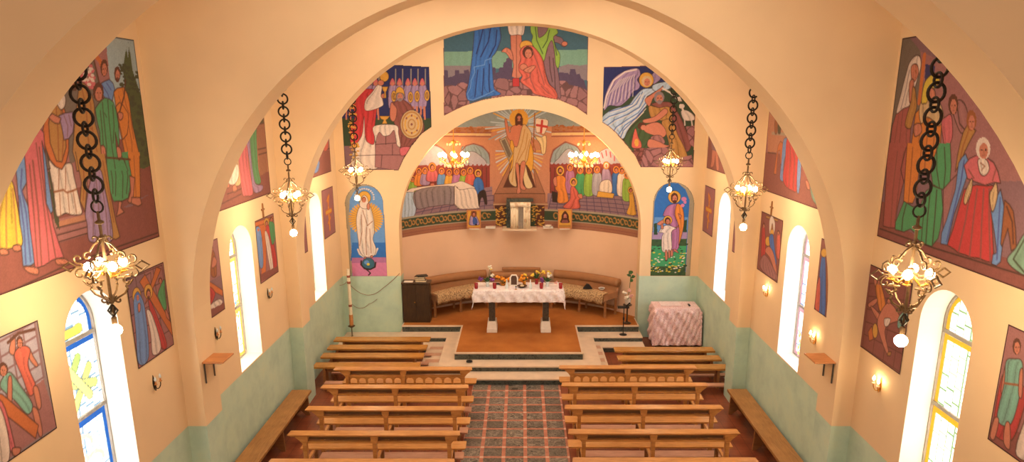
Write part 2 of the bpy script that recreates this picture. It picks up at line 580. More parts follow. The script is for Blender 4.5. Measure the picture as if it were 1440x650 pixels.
# ------------------------------------------------------------------ pews
PL = 2.53   # length of a pew
def make_pew(arcade):
    t = thing('pew', 'pew', 'pew')
    h = PL / 2
    b = MB()   # sloping ledge on top of the back, ends cut at a slant
    b.hexa([(-h + 0.05, -0.055, 0.864), (h - 0.05, -0.055, 0.864), (h - 0.05, 0.06, 0.875), (-h + 0.05, 0.06, 0.875)],
           [(-h, -0.065, 0.892), (h, -0.065, 0.892), (h - 0.02, 0.065, 0.904), (-h + 0.02, 0.065, 0.904)])
    b.build('ledge', M['pew'], t)
    xs = (-h + 0.24, 0.0, h - 0.17)
    for i, x in enumerate(xs):
        b = MB()
        w = 0.035
        # bracket head that flares under the ledge, then the upright
        e0 = 0.09 if i == 0 else 0.0
        e2 = 0.09 if i == 2 else 0.0
        b.prism([(x - 0.05 - e0, 0.872), (x - 0.055 - e0 * 0.8, 0.845), (x - 0.05 - e0 * 0.25, 0.80), (x - 0.045, 0.765), (x - w * 0.8, 0.75), (x - w * 0.8, 0.0), (x + w * 0.8, 0.0),
                 (x + w * 0.8, 0.75), (x + 0.045, 0.765), (x + 0.05 + e2 * 0.25, 0.80), (x + 0.055 + e2 * 0.8, 0.845), (x + 0.05 + e2, 0.872)], -0.045, 0.03)
        b.build('post', M['pew'], t)
        b = MB()
        b.prism([(0.02, 0.40), (0.50, 0.40), (0.50, 0.445), (0.02, 0.445)], x - 0.02, x + 0.02, 'X')
        b.build('seat_bearer', M['pew'], t)
        b = MB(); b.box(x - 0.025, x + 0.025, 0.42, 0.475, 0.0, 0.40)
        b.build('leg', M['pew_dark'], t)
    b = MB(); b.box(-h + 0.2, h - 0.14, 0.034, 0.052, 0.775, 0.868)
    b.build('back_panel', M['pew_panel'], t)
    b = MB(); b.box(-h + 0.2, h - 0.14, -0.025, 0.025, 0.742, 0.772)
    b.build('rail', M['pew'], t)
    b = MB()
    b.hexa([(-h + 0.06, 0.32, 0.445), (h + 0.02, 0.32, 0.445), (h + 0.02, 0.54, 0.452), (-h + 0.06, 0.54, 0.452)],
           [(-h + 0.04, 0.32, 0.47), (h + 0.04, 0.32, 0.47), (h + 0.04, 0.54, 0.478), (-h + 0.04, 0.54, 0.478)])
    b.build('seat', M['pew'], t)
    b = MB(); b.box(-h + 0.24, h - 0.02, -0.29, -0.085, 0.15, 0.18, 0.006)
    b.build('kneeler', M['kneeler'], t)
    for x in xs:
        b = MB(); b.box(x - 0.022, x + 0.022, -0.28, -0.045, 0.0, 0.15)
        b.build('kneeler_foot', M['pew_dark'], t)
    if arcade:   # the front pews carry a row of little arches under the rail
        n = 6
        for x0, x1 in ((xs[0] + 0.03, xs[1] - 0.03), (xs[1] + 0.03, xs[2] - 0.03)):
            bw = (x1 - x0) / n
            b = MB()
            for k in range(n):
                a0, a1 = x0 + k * bw, x0 + (k + 1) * bw
                m = (a0 + a1) / 2; r = bw / 2 - 0.02
                pts = [(m - r * math.cos(PI * q / 10), 0.66 + r * 0.9 * math.sin(PI * q / 10)) for q in range(11)]
                for p, q in zip(pts, pts[1:]):
                    for yy in (-0.012, 0.012):
                        b.quad((p[0], yy, p[1]), (q[0], yy, q[1]), (q[0], yy, 0.742), (p[0], yy, 0.742))
                    b.quad((p[0], -0.012, p[1]), (q[0], -0.012, q[1]), (q[0], 0.012, q[1]), (p[0], 0.012, p[1]))
                b.box(a0, m - r, -0.012, 0.012, 0.30, 0.742); b.box(m + r, a1, -0.012, 0.012, 0.30, 0.742)
            b.box(x0, x1, -0.018, 0.018, 0.26, 0.30)
            b.build('arcade', M['pew'], t)
    return t


ORD = ['front pew on the %s of the aisle, small arches under its rail', 'second pew from the chancel steps on the %s of the aisle',
       'third pew from the chancel steps on the %s of the aisle', 'fourth pew from the chancel steps on the %s of the aisle',
       'hindmost pew on the %s of the aisle, cut by the lower picture edge']
pew_arc = make_pew(True); pew_std = make_pew(False)
used_arc = used_std = False
for side, x, ys in (('left', -2.155, (11.54, 10.73, 9.88, 9.05, 8.24)), ('right', 1.95, (11.61, 10.82, 9.93, 9.10, 8.27))):
    for i, y in enumerate(ys):
        lab = 'brown wooden ' + ORD[i] % side
        if i == 0:
            place(pew_arc, not used_arc, (x, y, 0), 0, lab, 'pews'); used_arc = True
        else:
            place(pew_std, not used_std, (x, y, 0), 0, lab, 'pews'); used_std = True


# backless benches before the pews, and the two long ones along the walls
def make_bench(name, L, mat):
    t = thing(name, 'bench', 'bench')
    b = MB(); b.box(-L / 2, L / 2, -0.13, 0.13, 0.405, 0.45, 0.008); b.build('seat', mat, t)
    for x in (-L / 2 + 0.22, L / 2 - 0.2):
        b = MB(); b.prism([(-0.11, 0.0), (-0.05, 0.0), (0, 0.08), (0.05, 0.0), (0.11, 0.0), (0.10, 0.405), (-0.10, 0.405)], x - 0.025, x + 0.025, 'X')
        b.build('leg', M['pew_dark'], t)
    b = MB(); b.box(-L / 2 + 0.2, L / 2 - 0.18, -0.02, 0.02, 0.30, 0.36); b.build('stretcher', M['pew_dark'], t)
    b = MB(); b.box(-L / 2 + 0.28, L / 2 + 0.06, -0.36, -0.22, 0.16, 0.19); b.build('kneeler', M['kneeler'], t)
    for x in (-L / 2 + 0.34, L / 2 - 0.12):
        b = MB(); b.box(x - 0.02, x + 0.02, -0.34, -0.10, 0.0, 0.16); b.build('kneeler_foot', M['pew_dark'], t)
    return t


bench = make_bench('bench', 2.15, M['bench'])
BL = ['backless wooden bench on the left nearest the chancel step', 'second backless bench from the chancel step on the left',
      'third backless bench from the chancel step on the left', 'backless bench on the left directly before the front pew']
for i, y in enumerate((14.40, 13.88, 13.38, 12.84)):
    place(bench, i == 0, (-3.125, y, 0), 0, BL[i], 'backless benches in the transept')
BR = ['backless wooden bench on the right before the cloth covered cabinet', 'middle one of the three backless benches on the right',
      'backless bench on the right directly before the front pew']
for i, y in enumerate((13.74, 13.24, 12.74)):
    place(bench, False, (3.08, y, 0), 0, BR[i], 'backless benches in the transept')


def make_wall_bench():
    t = thing('wall_bench', 'bench', 'bench')
    b = MB(); b.box(-0.18, 0.18, -3.0, 0.0, 0.40, 0.45, 0.006); b.build('seat', M['wall_bench'], t)
    for y in (-0.12, -1.45, -2.85):
        b = MB(); b.prism([(-0.16, 0.0), (-0.10, 0.0), (0.0, 0.10), (0.10, 0.0), (0.16, 0.0), (0.14, 0.40), (-0.14, 0.40)], y - 0.02, y + 0.02, 'Y')
        b.build('leg', M['pew_dark'], t)
    b = MB(); b.box(-0.015, 0.015, -2.9, -0.08, 0.2, 0.26); b.build('stretcher', M['pew_dark'], t)
    return t


wb = make_wall_bench()
place(wb, True, (-4.06, 11.60, 0), 0, 'long plain bench along the left wall under the window', 'wall benches')
place(wb, False, (4.0, 11.64, 0), 0, 'long plain bench along the right wall under the window', 'wall benches')

# ------------------------------------------------------------------ altar
AX, AY, AZT = -0.06, 15.10, 1.47     # middle and height of the altar top
PF = 0.412                            # carpet level
alt = thing('altar_table', 'altar table on two dark marble legs with white footings', 'altar', (AX, AY, PF))
b = MB(); b.box(-1.0, 1.0, -0.34, 0.34, AZT - PF - 0.05, AZT - PF - 0.004, 0.006); b.build('table_top', M['white'], alt)
for x in (-0.62, 0.63):
    b = MB(); b.box(x - 0.12, x + 0.12, -0.21, 0.21, 0, 0.10, 0.01); b.hexa([(x - 0.115, -0.2, 0.10), (x + 0.115, -0.2, 0.10), (x + 0.115, 0.2, 0.10), (x - 0.115, 0.2, 0.10)],
                                                            [(x - 0.10, -0.16, 0.26), (x + 0.10, -0.16, 0.26), (x + 0.10, 0.16, 0.26), (x - 0.10, 0.16, 0.26)])
    b.build('footing', M['white'], alt)
    b = MB(); b.box(x - 0.07, x + 0.07, -0.13, 0.13, 0.26, AZT - PF - 0.05); b.build('leg', M['marble_leg'], alt)


def satin():
    m, nt, b = node_mat('white_satin_cloth')
    v = coords(nt)
    n = noise(nt, v, 9, 5, 0.6, 1.5); sp = noise(nt, v, 26, 3)
    c = ramp(nt, n, [(0.35, rgb(222, 210, 212)), (0.6, rgb(246, 240, 242))])
    nt.links.new(mix(nt, ramp(nt, sp, [(0.62, (0, 0, 0)), (0.70, (0.6, 0.6, 0.6))]), c, rgb(196, 140, 134)), b.inputs['Base Color'])
    b.inputs['Roughness'].default_value = 0.38
    bump(nt, b, n, 0.5, 0.02)
    return m


def pattern_cloth(name, c1, c2, s=30):
    m, nt, b = node_mat(name)
    v = coords(nt)
    w = nt.nodes.new('ShaderNodeTexVoronoi'); w.inputs['Scale'].default_value = s; nt.links.new(v, w.inputs['Vector'])
    nt.links.new(ramp(nt, w.outputs['Distance'], [(0.25, c1), (0.5, c2)]), b.inputs['Base Color'])
    b.inputs['Roughness'].default_value = 0.85
    return m


def drape(name, W_, D_, top, fl, fr, fs, mat, loc, nu=90, nv=60, rip=0.02, freq=34, rz=0.0, skip_back=True, corner=0.55):
    """a cloth laid over a W x D top: hangs fl in front, fs at the sides (and back)"""
    hx, hy = W_ / 2, D_ / 2
    bk = 0.02 if skip_back else fl
    def fn(u, v):
        a = -hx - fs + (W_ + 2 * fs) * u
        c = -hy - fl + (D_ + fl + bk) * v
        dx = max(0.0, abs(a) - hx); dy = max(0.0, -hy - c, c - hy)
        x = max(-hx, min(hx, a)); y = max(-hy, min(hy, c))
        d = math.hypot(dx, dy) if corner is None else max(dx, dy) + corner * min(dx, dy)
        sx = 1 if a > 0 else -1; sy = 1 if c > 0 else -1
        k = min(1.0, d / 0.08)
        wv = rip * (math.sin(freq * (a + 0.7 * c)) + 0.5 * math.sin(2.3 * freq * (a - 0.4 * c) + 1))
        if dx > 0:
            x += sx * (0.010 + (0.10 if fs < 0.5 else 0.02) * dx + (wv + rip * 0.9) * k * min(1, dx / 0.1))
        if dy > 0:
            y += sy * (0.012 + 0.06 * dy + (wv + rip * 0.9) * k * min(1, dy / 0.1))
        z = top - d
        if d < 0.02:
            z = top - d * d / 0.04
        else:
            z = top - d + 0.01
        return (x, y, z)
    b = MB(); b.sheet(fn, nu, nv)
    o = b.build(name, mat, None, loc, smooth=True)
    s = o.modifiers.new('thickness', 'SOLIDIFY'); s.thickness = 0.004; s.offset = 1.0
    o.rotation_euler.z = rz
    return o


M['satin'] = satin()
tag(drape('altar_cloth', 2.02, 0.70, AZT + 0.004, 0.28, 0, 0.20, M['satin'], (AX, AY, 0), rip=0.012, freq=26, corner=0.85), 'shiny white cloth draped over the altar with pointed corners', 'altar cloth')
TOPZ = AZT + 0.009


def on_altar(u, y=0.0):
    """u: across the altar in photo-measured metres from its middle"""
    return (AX + u, AY + y, TOPZ)


def petals(b, c, n, r, s, seed):
    rr = random.Random(seed)
    for _ in range(n):
        d = Vector((rr.gauss(0, 1), rr.gauss(0, 1), rr.gauss(0, 0.8)))
        d.normalize()
        p = Vector(c) + d * r * rr.uniform(0.3, 1.0)
        b.ball(p, s * rr.uniform(0.7, 1.2), 5, (1, 1, 0.75))


def bouquet(name, label, loc, flowers, green_h=0.14, vase='glass', vh=0.12, group=None):
    t = thing(name, label, 'flowers', loc, 0, group)
    b = MB(); b.lathe([(0.035, 0), (0.042, 0.02), (0.032, vh * 0.6), (0.045, vh), (0.038, vh), (0.026, vh * 0.6), (0.03, 0.025), (0, 0.02)], n=14); b.build('vase', M[vase], t, smooth=True)
    b = MB()
    rr = random.Random(label)
    for _ in range(9):
        a = rr.uniform(0, 2 * PI); l = rr.uniform(0.06, 0.13)
        p0 = Vector((0, 0, vh - 0.03)); p1 = p0 + Vector((math.cos(a) * l, math.sin(a) * l, green_h * rr.uniform(0.5, 1)))
        b.tube([p0, (p0 + p1) / 2 + Vector((0, 0, 0.02)), p1], [0.004, 0.02, 0.003], 5)
    b.build('foliage', M['green'], t)
    for mat, c, n, r, s in flowers:
        b = MB(); petals(b, c, n, r, s, str(c)); b.build('blossom', M[mat], t, smooth=True)
        b = MB(); b.tube([(c[0] * 0.2, c[1] * 0.2, vh - 0.04), c], 0.004, 5); b.build('stem', M['green'], t)
    return t


bouquet('flower_vase', 'purple flower bunch with tall white bloom at the left end of the altar', on_altar(-0.72, -0.02),
        [('purple', (-0.14, 0, 0.17), 12, 0.07, 0.028), ('purple', (0.10, 0, 0.16), 12, 0.06, 0.028), ('petal_white', (0.10, 0.02, 0.26), 8, 0.04, 0.026), ('petal_white', (0.06, 0.03, 0.46), 8, 0.05, 0.026), ('yellow', (0.09, 0.03, 0.42), 3, 0.03, 0.02)], 0.2)
bouquet('flower_vase', 'purple flower bunch with yellow and white blooms at the right end of the altar', on_altar(0.66, -0.02),
        [('purple', (-0.13, 0, 0.16), 12, 0.06, 0.028), ('petal_white', (0.05, -0.02, 0.27), 10, 0.06, 0.03), ('yellow', (0.05, 0.0, 0.34), 5, 0.05, 0.024), ('pink', (0.20, 0.02, 0.08), 6, 0.05, 0.022)], 0.16)
bouquet('flower_vase', 'orange flowers right of the framed book stand on the altar', on_altar(0.13, 0.1),
        [('orange', (-0.02, 0, 0.16), 16, 0.10, 0.036), ('yellow', (0.02, 0, 0.24), 5, 0.05, 0.026), ('red', (-0.08, 0, 0.12), 5, 0.04, 0.024)], 0.12, 'brass')
bouquet('flower_vase', 'long yellow flowers leaning right of the orange bunch', on_altar(0.42, 0.2),
        [('yellow', (-0.10, 0, 0.22), 7, 0.06, 0.026), ('yellow', (0.02, 0, 0.27), 7, 0.06, 0.026), ('yellow', (0.14, 0, 0.29), 7, 0.05, 0.026)], 0.2, 'red', 0.14)
# orange lying figure of blossoms at the left of the stand
t = thing('flower_arrangement', 'low orange flower arrangement left of the framed book stand', 'flowers', on_altar(-0.36, 0.1))
b = MB(); b.lathe([(0.05, 0), (0.06, 0.03), (0.10, 0.05), (0.09, 0.055), (0, 0.03)], n=14); b.build('bowl', M['brass'], t)
for k, (x, z, n) in enumerate(((-0.12, 0.20, 6), (-0.03, 0.15, 9), (0.07, 0.14, 9), (0.14, 0.17, 5))):
    b = MB(); petals(b, (x, 0, z), n, 0.05, 0.032, k); b.build('blossom', M['orange'], t, smooth=True)
    b = MB(); b.tube([(0, 0, 0.03), (x, 0, z)], 0.006, 5); b.build('stem', M['green'], t)
# small white frame standing on the altar
t = thing('framed_stand', 'small white arched frame standing in the middle of the altar', 'frame', on_altar(-0.11, 0.02))
b = MB()
b.tube([(-0.085, 0, 0.01), (-0.085, 0, 0.2), (-0.05, 0, 0.26), (0.05, 0, 0.26), (0.085, 0, 0.2), (0.085, 0, 0.01)], 0.018, 8); b.box(-0.1, 0.1, -0.02, 0.02, 0, 0.03); b.build('frame', M['white'], t)
b = MB(); b.prism([(-0.07, 0.03), (0.07, 0.03), (0.07, 0.2), (0.04, 0.245), (-0.04, 0.245), (-0.07, 0.2)], 0.0, 0.008); b.build('picture', M['book_brown'], t)
b = MB(); b.prism([(0.0, 0.0), (0.09, 0.0), (0.01, 0.2)], -0.012, 0.012, 'X'); b.build('prop', M['white'], t)


def votive(x, y, label):
    t = thing('votive_candle', label, 'candle', on_altar(x, y), 0, 'red votive candles on the altar')
    b = MB(); b.lathe([(0.036, 0), (0.042, 0.03), (0.042, 0.13), (0.038, 0.13), (0.036, 0.03), (0, 0.02)], n=14); b.build('glass', M['red'], t, smooth=True)
    b = MB(); b.lathe([(0.034, 0.02), (0.034, 0.10), (0, 0.105)], n=12); b.build('wax', M['ivory'], t)


votive(-0.97, -0.2, 'red glass candle at the left end of the altar')
votive(-0.55, -0.2, 'red glass candle between the left bouquet and the low orange flowers')
votive(0.52, -0.2, 'red glass candle left of the right bouquet on the altar')
votive(0.96, -0.2, 'red glass candle at the right end of the altar')
for x, lab in ((-0.27, 'slim clear cruet left of the altar middle'), (0.27, 'slim clear cruet right of the altar middle')):
    t = thing('cruet', lab, 'bottle', on_altar(x, -0.2), 0, 'cruets on the altar')
    b = MB(); b.lathe([(0.034, 0), (0.038, 0.02), (0.036, 0.09), (0.018, 0.13), (0.014, 0.17), (0.02, 0.18), (0, 0.18)], n=14); b.build('bottle', M['glass'], t, smooth=True)
    b = MB(); b.ball((0, 0, 0.2), 0.017, 8); b.build('stopper', M['glass'], t, smooth=True)
t = thing('plate', 'dark brown plate holding bread, middle of the altar', 'plate', on_altar(0.08, -0.08))
b = MB(); b.lathe([(0.05, 0), (0.07, 0.01), (0.12, 0.035), (0.115, 0.04), (0.06, 0.016), (0, 0.014)], n=20); b.build('dish', M['book_brown'], t, smooth=True)
b = MB(); b.ball((0, 0, 0.035), 0.05, 8, (1, 1, 0.5)); b.build('bread', M['paper'], t, smooth=True)
t = thing('altar_cross', 'tiny dark standing cross at the front of the altar', 'cross', on_altar(-0.06, -0.28))
b = MB(); b.lathe([(0.03, 0), (0.03, 0.008), (0.006, 0.016), (0, 0.016)], n=12); b.build('foot', M['brass'], t)
b = MB(); b.box(-0.006, 0.006, -0.004, 0.004, 0.014, 0.09); b.box(-0.026, 0.026, -0.004, 0.004, 0.058, 0.07); b.build('cross', M['dark_iron'], t)
b = MB(); b.box(-0.09, 0.09, -0.06, 0.06, 0, 0.02, 0.004)
tag(b.build('book', M['book_dark'], None, on_altar(-0.52, 0.2)), 'thin dark book lying on the left half of the altar', 'book')

# ------------------------------------------------------------------ apse bench, cupboard, tabernacle
def arc_prof(b, prof, a0, a1, n=24):
    """sweep a (radius, height) outline round the apse"""
    rings = [[b.bm.verts.new(apse_pt(a0 + (a1 - a0) * k / n, r, z)) for r, z in prof] for k in range(n + 1)]
    m = len(prof)
    for A, B in zip(rings, rings[1:]):
        for j in range(m):
            b.bm.faces.new([A[j], A[(j + 1) % m], B[(j + 1) % m], B[j]])
    b.bm.faces.new(rings[0]); b.bm.faces.new(rings[-1][::-1])
    return b


def apse_bench(label, a0, a1, backtop=1.34, legs=3):
    t = thing('apse_bench', label, 'bench', (0, 0, 0), 0, 'benches round the apse')
    b = MB(); arc_prof(b, [(2.82, 0.86), (3.36, 0.86), (3.36, 1.02), (2.85, 1.0), (2.82, 0.98)], a0, a1); b.build('seat', M['brown'], t, smooth=False)
    b = MB(); arc_prof(b, [(3.30, 1.018), (3.40, 1.018), (3.44, backtop - 0.10), (3.34, backtop - 0.10)], a0, a1); b.build('backrest', M['brown'], t)
    b = MB(); arc_prof(b, [(3.37 + 0.11 * math.cos(q), backtop - 0.11 + 0.11 * math.sin(q)) for q in np.linspace(0, 2 * PI, 13)[:-1]], a0, a1); b.build('back_roll', M['brown'], t, smooth=True)
    for k in range(legs):
        a = a0 + (a1 - a0) * (0.02 + 0.96 * k / max(1, legs - 1))
        for r in (2.91, 3.32):
            b = MB(); p = apse_pt(a, r)
            b.box(p[0] - 0.028, p[0] + 0.028, p[1] - 0.028, p[1] + 0.028, PF, 0.86); b.build('leg', M['pew_dark'], t)
    b = MB(); arc_prof(b, [(3.30, 0.55), (3.33, 0.55), (3.33, 0.62), (3.30, 0.62)], a0, a1); b.build('rail', M['pew_dark'], t)
    return t


D2R = math.radians
apse_bench('curved upholstered bench left of the altar beside the dark cupboard', -D2R(47), -D2R(15.5))
apse_bench('curved upholstered bench on the right side of the apse', D2R(15.5), D2R(47))
apse_bench('short upholstered centre bench behind the altar', -D2R(13), D2R(13), 1.28, 2)
b = MB(); arc_prof(b, [(3.30, 1.284), (3.44, 1.284), (3.45, 1.35), (3.42, 1.37), (3.32, 1.37), (3.29, 1.35)], -D2R(8), D2R(9))
tag(b.build('back_cushion', M['brown']), 'long tan cushion lying on the centre bench back behind the altar', 'cushion')


def throw(label, a0, a1):
    b = MB()
    def fn(u, v):
        a = a0 + (a1 - a0) * u
        w = 0.008 * math.sin(90 * a)
        if v < 0.25:
            return apse_pt(a, 2.805 - 0.02 * (1 - v / 0.25) + w * (1 - v / 0.25), 0.78 + 0.235 * v / 0.25 + 0.012 * math.sin(55 * a) * (1 - v / .25))
        return apse_pt(a, 2.81 + (0.44 - 0.24 * (abs(a) - 0.29) / 0.53) * (v - 0.25) / 0.75, 1.022 + 0.014 * (v - 0.25) / 0.75 + 0.004 * math.sin(40 * a))
    b.sheet(fn, 70, 12)
    o = b.build('seat_throw', M['throw'], smooth=True)
    s = o.modifiers.new('thickness', 'SOLIDIFY'); s.thickness = 0.006
    return tag(o, label, 'throw', 'patterned throws on the apse benches')


M['throw'] = pattern_cloth('patterned_throw', rgb(108, 80, 52), rgb(196, 164, 120), 30)
throw('patterned brown and cream throw on the left apse bench', -D2R(46.5), -D2R(17))
throw('patterned brown and cream throw on the right apse bench', D2R(17), D2R(46.5))
# a folded dark cap and a small white book on the right bench
p = apse_pt(D2R(35), 2.98, 1.05)
b = MB(); b.prism([(-0.12, 0), (0.12, 0), (0.03, 0.11), (-0.02, 0.12)], -0.05, 0.05); tag(b.build('biretta', M['black'], None, p), 'black folded cap on the right apse bench', 'cap')
p = apse_pt(D2R(40.5), 3.17, 1.022)
t = thing('bowl', 'small pale bowl standing on the right apse bench', 'bowl', p)
b = MB(); b.lathe([(0.05, 0), (0.085, 0.05), (0.08, 0.05), (0.045, 0.01), (0, 0.01)], n=16); b.build('dish', M['white'], t, smooth=True)
b = MB(); b.lathe([(0.07, 0.03), (0.07, 0.036), (0, 0.036)], n=12); b.build('contents', M['book_dark'], t)

M['dark_wood'] = wood('dark_cupboard_wood', rgb(44, 30, 18), rgb(72, 50, 30), 0.35, (5, 5, 1))
cb = thing('cupboard', 'dark brown two door cupboard at the left end of the apse bench', 'cupboard', (-2.535, 15.80, PF))
b = MB(); b.box(-0.33, 0.33, -0.15, 0.15, 0.05, 0.97); b.box(-0.345, 0.345, -0.175, 0.16, 0.97, 1.0); b.box(-0.32, 0.32, -0.14, 0.14, 0, 0.05); b.build('body', M['dark_wood'], cb)
for s in (-1, 1):
    b = MB(); b.box(min(s * 0.003, s * 0.325), max(s * 0.003, s * 0.325), -0.168, -0.15, 0.06, 0.96); d = b.build('door', M['dark_wood'], cb)
    if s == -1:
        b = MB(); b.ball((-0.03, -0.18, 0.52), 0.014, 8); b.build('knob', M['brass'], d, smooth=True)
bx = [('thick cream paged book at the bottom of the pile on the cupboard', 0.02, 0.0, 0.26, 0.17, 0.05, 0.0, 'paper', 'book_brown'),
      ('middle book of the pile on the cupboard', 0.0, 0.05, 0.24, 0.17, 0.04, 0.1, 'paper', 'book_dark'),
      ('upper pale edged book of the pile on the cupboard', -0.01, 0.09, 0.24, 0.16, 0.04, -0.08, 'paper', 'book_brown'),
      ('dark book lying on top of the pile on the cupboard', 0.05, 0.13, 0.25, 0.18, 0.025, 0.35, 'book_dark', 'book_dark')]
z = PF + 1.0
for lab, dx, _, w_, d_, h_, rz, m1, m2 in bx:
    t = thing('book', lab, 'book', (-2.44 + dx, 15.78, z), rz, 'books piled on the cupboard')
    b = MB(); b.box(-w_ / 2 + 0.006, w_ / 2 - 0.006, -d_ / 2 + 0.006, d_ / 2 - 0.006, 0.004, h_ - 0.004); b.build('pages', M[m1], t)
    b = MB(); b.box(-w_ / 2, w_ / 2, -d_ / 2, d_ / 2, 0, 0.004); b.box(-w_ / 2, w_ / 2, -d_ / 2, d_ / 2, h_ - 0.004, h_); b.box(-w_ / 2, w_ / 2, d_ / 2 - 0.005, d_ / 2, 0, h_); b.build('cover', M[m2], t)
    z += h_ + 0.001
b = MB(); b.box(-0.12, 0.1, -0.08, 0.08, 0, 0.004); tag(b.build('paper_sheet', M['white'], None, (-2.71, 15.77, PF + 1.001)), 'white sheet of paper on the left of the cupboard top', 'paper')

# tabernacle under its veil, on a shelf in the middle of the apse wall
tab = thing('tabernacle', 'white veiled tabernacle on the shelf under the risen figure', 'tabernacle', (-0.01, 17.24, 2.46))
b = MB(); b.box(-0.24, 0.22, -0.09, 0.14, 0.0, 0.62, 0.01); b.build('body', plain('grey_metal_door', rgb(150, 138, 124), 0.4, 0.4), tab)
def veil(x0, x1, z0, z1, n=26):
    b = MB(); b.sheet(lambda u, v: (x0 + (x1 - x0) * u, -0.115 - 0.016 * math.sin(u * n), z0 + (z1 - z0) * v), 40, 2)
    o = b.build('veil', M['veil'], tab, smooth=True); s = o.modifiers.new('thickness', 'SOLIDIFY'); s.thickness = 0.005
M['veil'] = pattern_cloth('veil_cloth', rgb(210, 180, 150), rgb(238, 222, 196), 9)
veil(-0.265, -0.07, 0.0, 0.56); veil(0.07, 0.245, 0.0, 0.56)
b = MB(); b.sheet(lambda u, v: (-0.27 + 0.52 * u, -0.13 - 0.01 * math.sin(u * 40) * (1 - v), 0.54 + 0.12 * v + 0.025 * math.sin(PI * u)), 40, 2)
o = b.build('veil_top', M['veil'], tab, smooth=True); s = o.modifiers.new('thickness', 'SOLIDIFY'); s.thickness = 0.005
b = MB(); b.prism([(-0.275, -0.125), (0.255, -0.125), (0.255, 0.15), (-0.275, 0.15)], 0.62, 0.66, 'Z'); b.build('lid', M['veil'], tab)
b = MB(); b.box(-0.37, -0.285, -0.06, 0.10, 0.0, 0.75); b.box(-0.37, 0.32, 0.0, 0.16, 0.672, 0.75)
tag(b.build('marble_surround', M['marble'], None, (-0.01, 17.32, 2.46)), 'dark marble post and lintel behind the white tabernacle', 'surround')
sh = thing('tabernacle_shelf', 'pale stone shelf carrying the white tabernacle', 'shelf', (-0.02, 17.27, 2.38))
b = MB(); b.box(-0.46, 0.42, -0.26, 0.24, 0.04, 0.078, 0.006); b.build('slab', M['stone'], sh)
b = MB(); b.box(-0.36, 0.34, -0.14, 0.24, -0.02, 0.04); b.build('corbel', M['apse_plaster'], sh)


def wall_ledge(x, y, w, label):
    b = MB(); b.box(-w / 2, w / 2, -0.1, 0.16, -0.03, 0.0, 0.004)
    tag(b.build('wall_ledge', M['white'], None, (x, y, 2.47)), label, 'shelf', 'small white ledges on the apse wall')


for x, lab in ((-1.21, 'white ledge under the icon left of the tabernacle'), (-0.80, 'empty little white ledge between left icon and tabernacle'), (0.70, 'little white ledge with a bowl right of the tabernacle'), (1.12, 'white ledge under the icon right of the tabernacle')):
    yy = APY + math.sqrt(APR ** 2 - (abs(x - APX) + 0.1) ** 2) - 0.14
    wall_ledge(x, yy, 0.26, lab)
t = thing('small_bowl', 'small white bowl on the ledge right of the tabernacle', 'bowl', (0.70, 17.26, 2.471))
b = MB(); b.lathe([(0.04, 0), (0.045, 0.012), (0.085, 0.06), (0.08, 0.06), (0.04, 0.018), (0, 0.016)], n=16); b.build('bowl_cup', M['white'], t, smooth=True)
b = MB(); b.lathe([(0.07, 0.05), (0.07, 0.053), (0, 0.055)], n=12); b.build('contents', M['ivory'], t)
ICONS = []
for x, y, w, h, lab in ((-1.215, 17.12, 0.36, 0.48, 'gilded icon of a seated blue robed figure, left of the tabernacle'), (1.12, 17.12, 0.36, 0.50, 'gilded icon of a dark haired face, right of the tabernacle')):
    t = thing('icon', lab, 'icon', (x, y, 2.472))
    b = MB(); b.box(-w / 2, w / 2, -0.012, 0.02, 0, h); b.build('panel', M['pew_dark'], t)
    b = MB()
    for q in ((-w / 2, -w / 2 + 0.03, 0, h), (w / 2 - 0.03, w / 2, 0, h)):
        b.box(q[0], q[1], -0.03, -0.01, q[2], q[3])
    b.box(-w / 2 + 0.03, w / 2 - 0.03, -0.03, -0.01, 0, 0.03); b.box(-w / 2 + 0.03, w / 2 - 0.03, -0.03, -0.01, h - 0.03, h)
    b.build('frame', M['shelf'], t)
    ICONS.append((t, x, y - 0.0135, w, h))

# ------------------------------------------------------------------ things round the chancel
t = thing('microphone_stand', 'slim black stand with a crossbar on the right chancel step', 'stand', (2.42, 15.22, 0.252))
b = MB(); b.lathe([(0.09, 0), (0.09, 0.01), (0.03, 0.02), (0, 0.025)], n=20); b.build('base', M['black'], t)
b = MB(); b.tube([(0, 0, 0.02), (0, 0, 0.68)], 0.011, 8); b.build('pole', M['black'], t)
b = MB(); b.lathe([(0.013, 0.36), (0.022, 0.37), (0.022, 0.43), (0.013, 0.44)], n=12); b.build('clutch', M['black'], t)
b = MB(); b.hexa([(-0.15, -0.03, 0.66), (0.12, -0.03, 0.66), (0.12, 0.04, 0.68), (-0.15, 0.04, 0.68)], [(-0.15, -0.03, 0.685), (0.12, -0.03, 0.685), (0.12, 0.04, 0.705), (-0.15, 0.04, 0.705)]); b.build('tray', M['black'], t)
b = MB(); b.tube([(0.05, 0.03, 0.70), (0.12, -0.06, 0.80)], [0.012, 0.02], 8); b.build('microphone', M['black'], t)

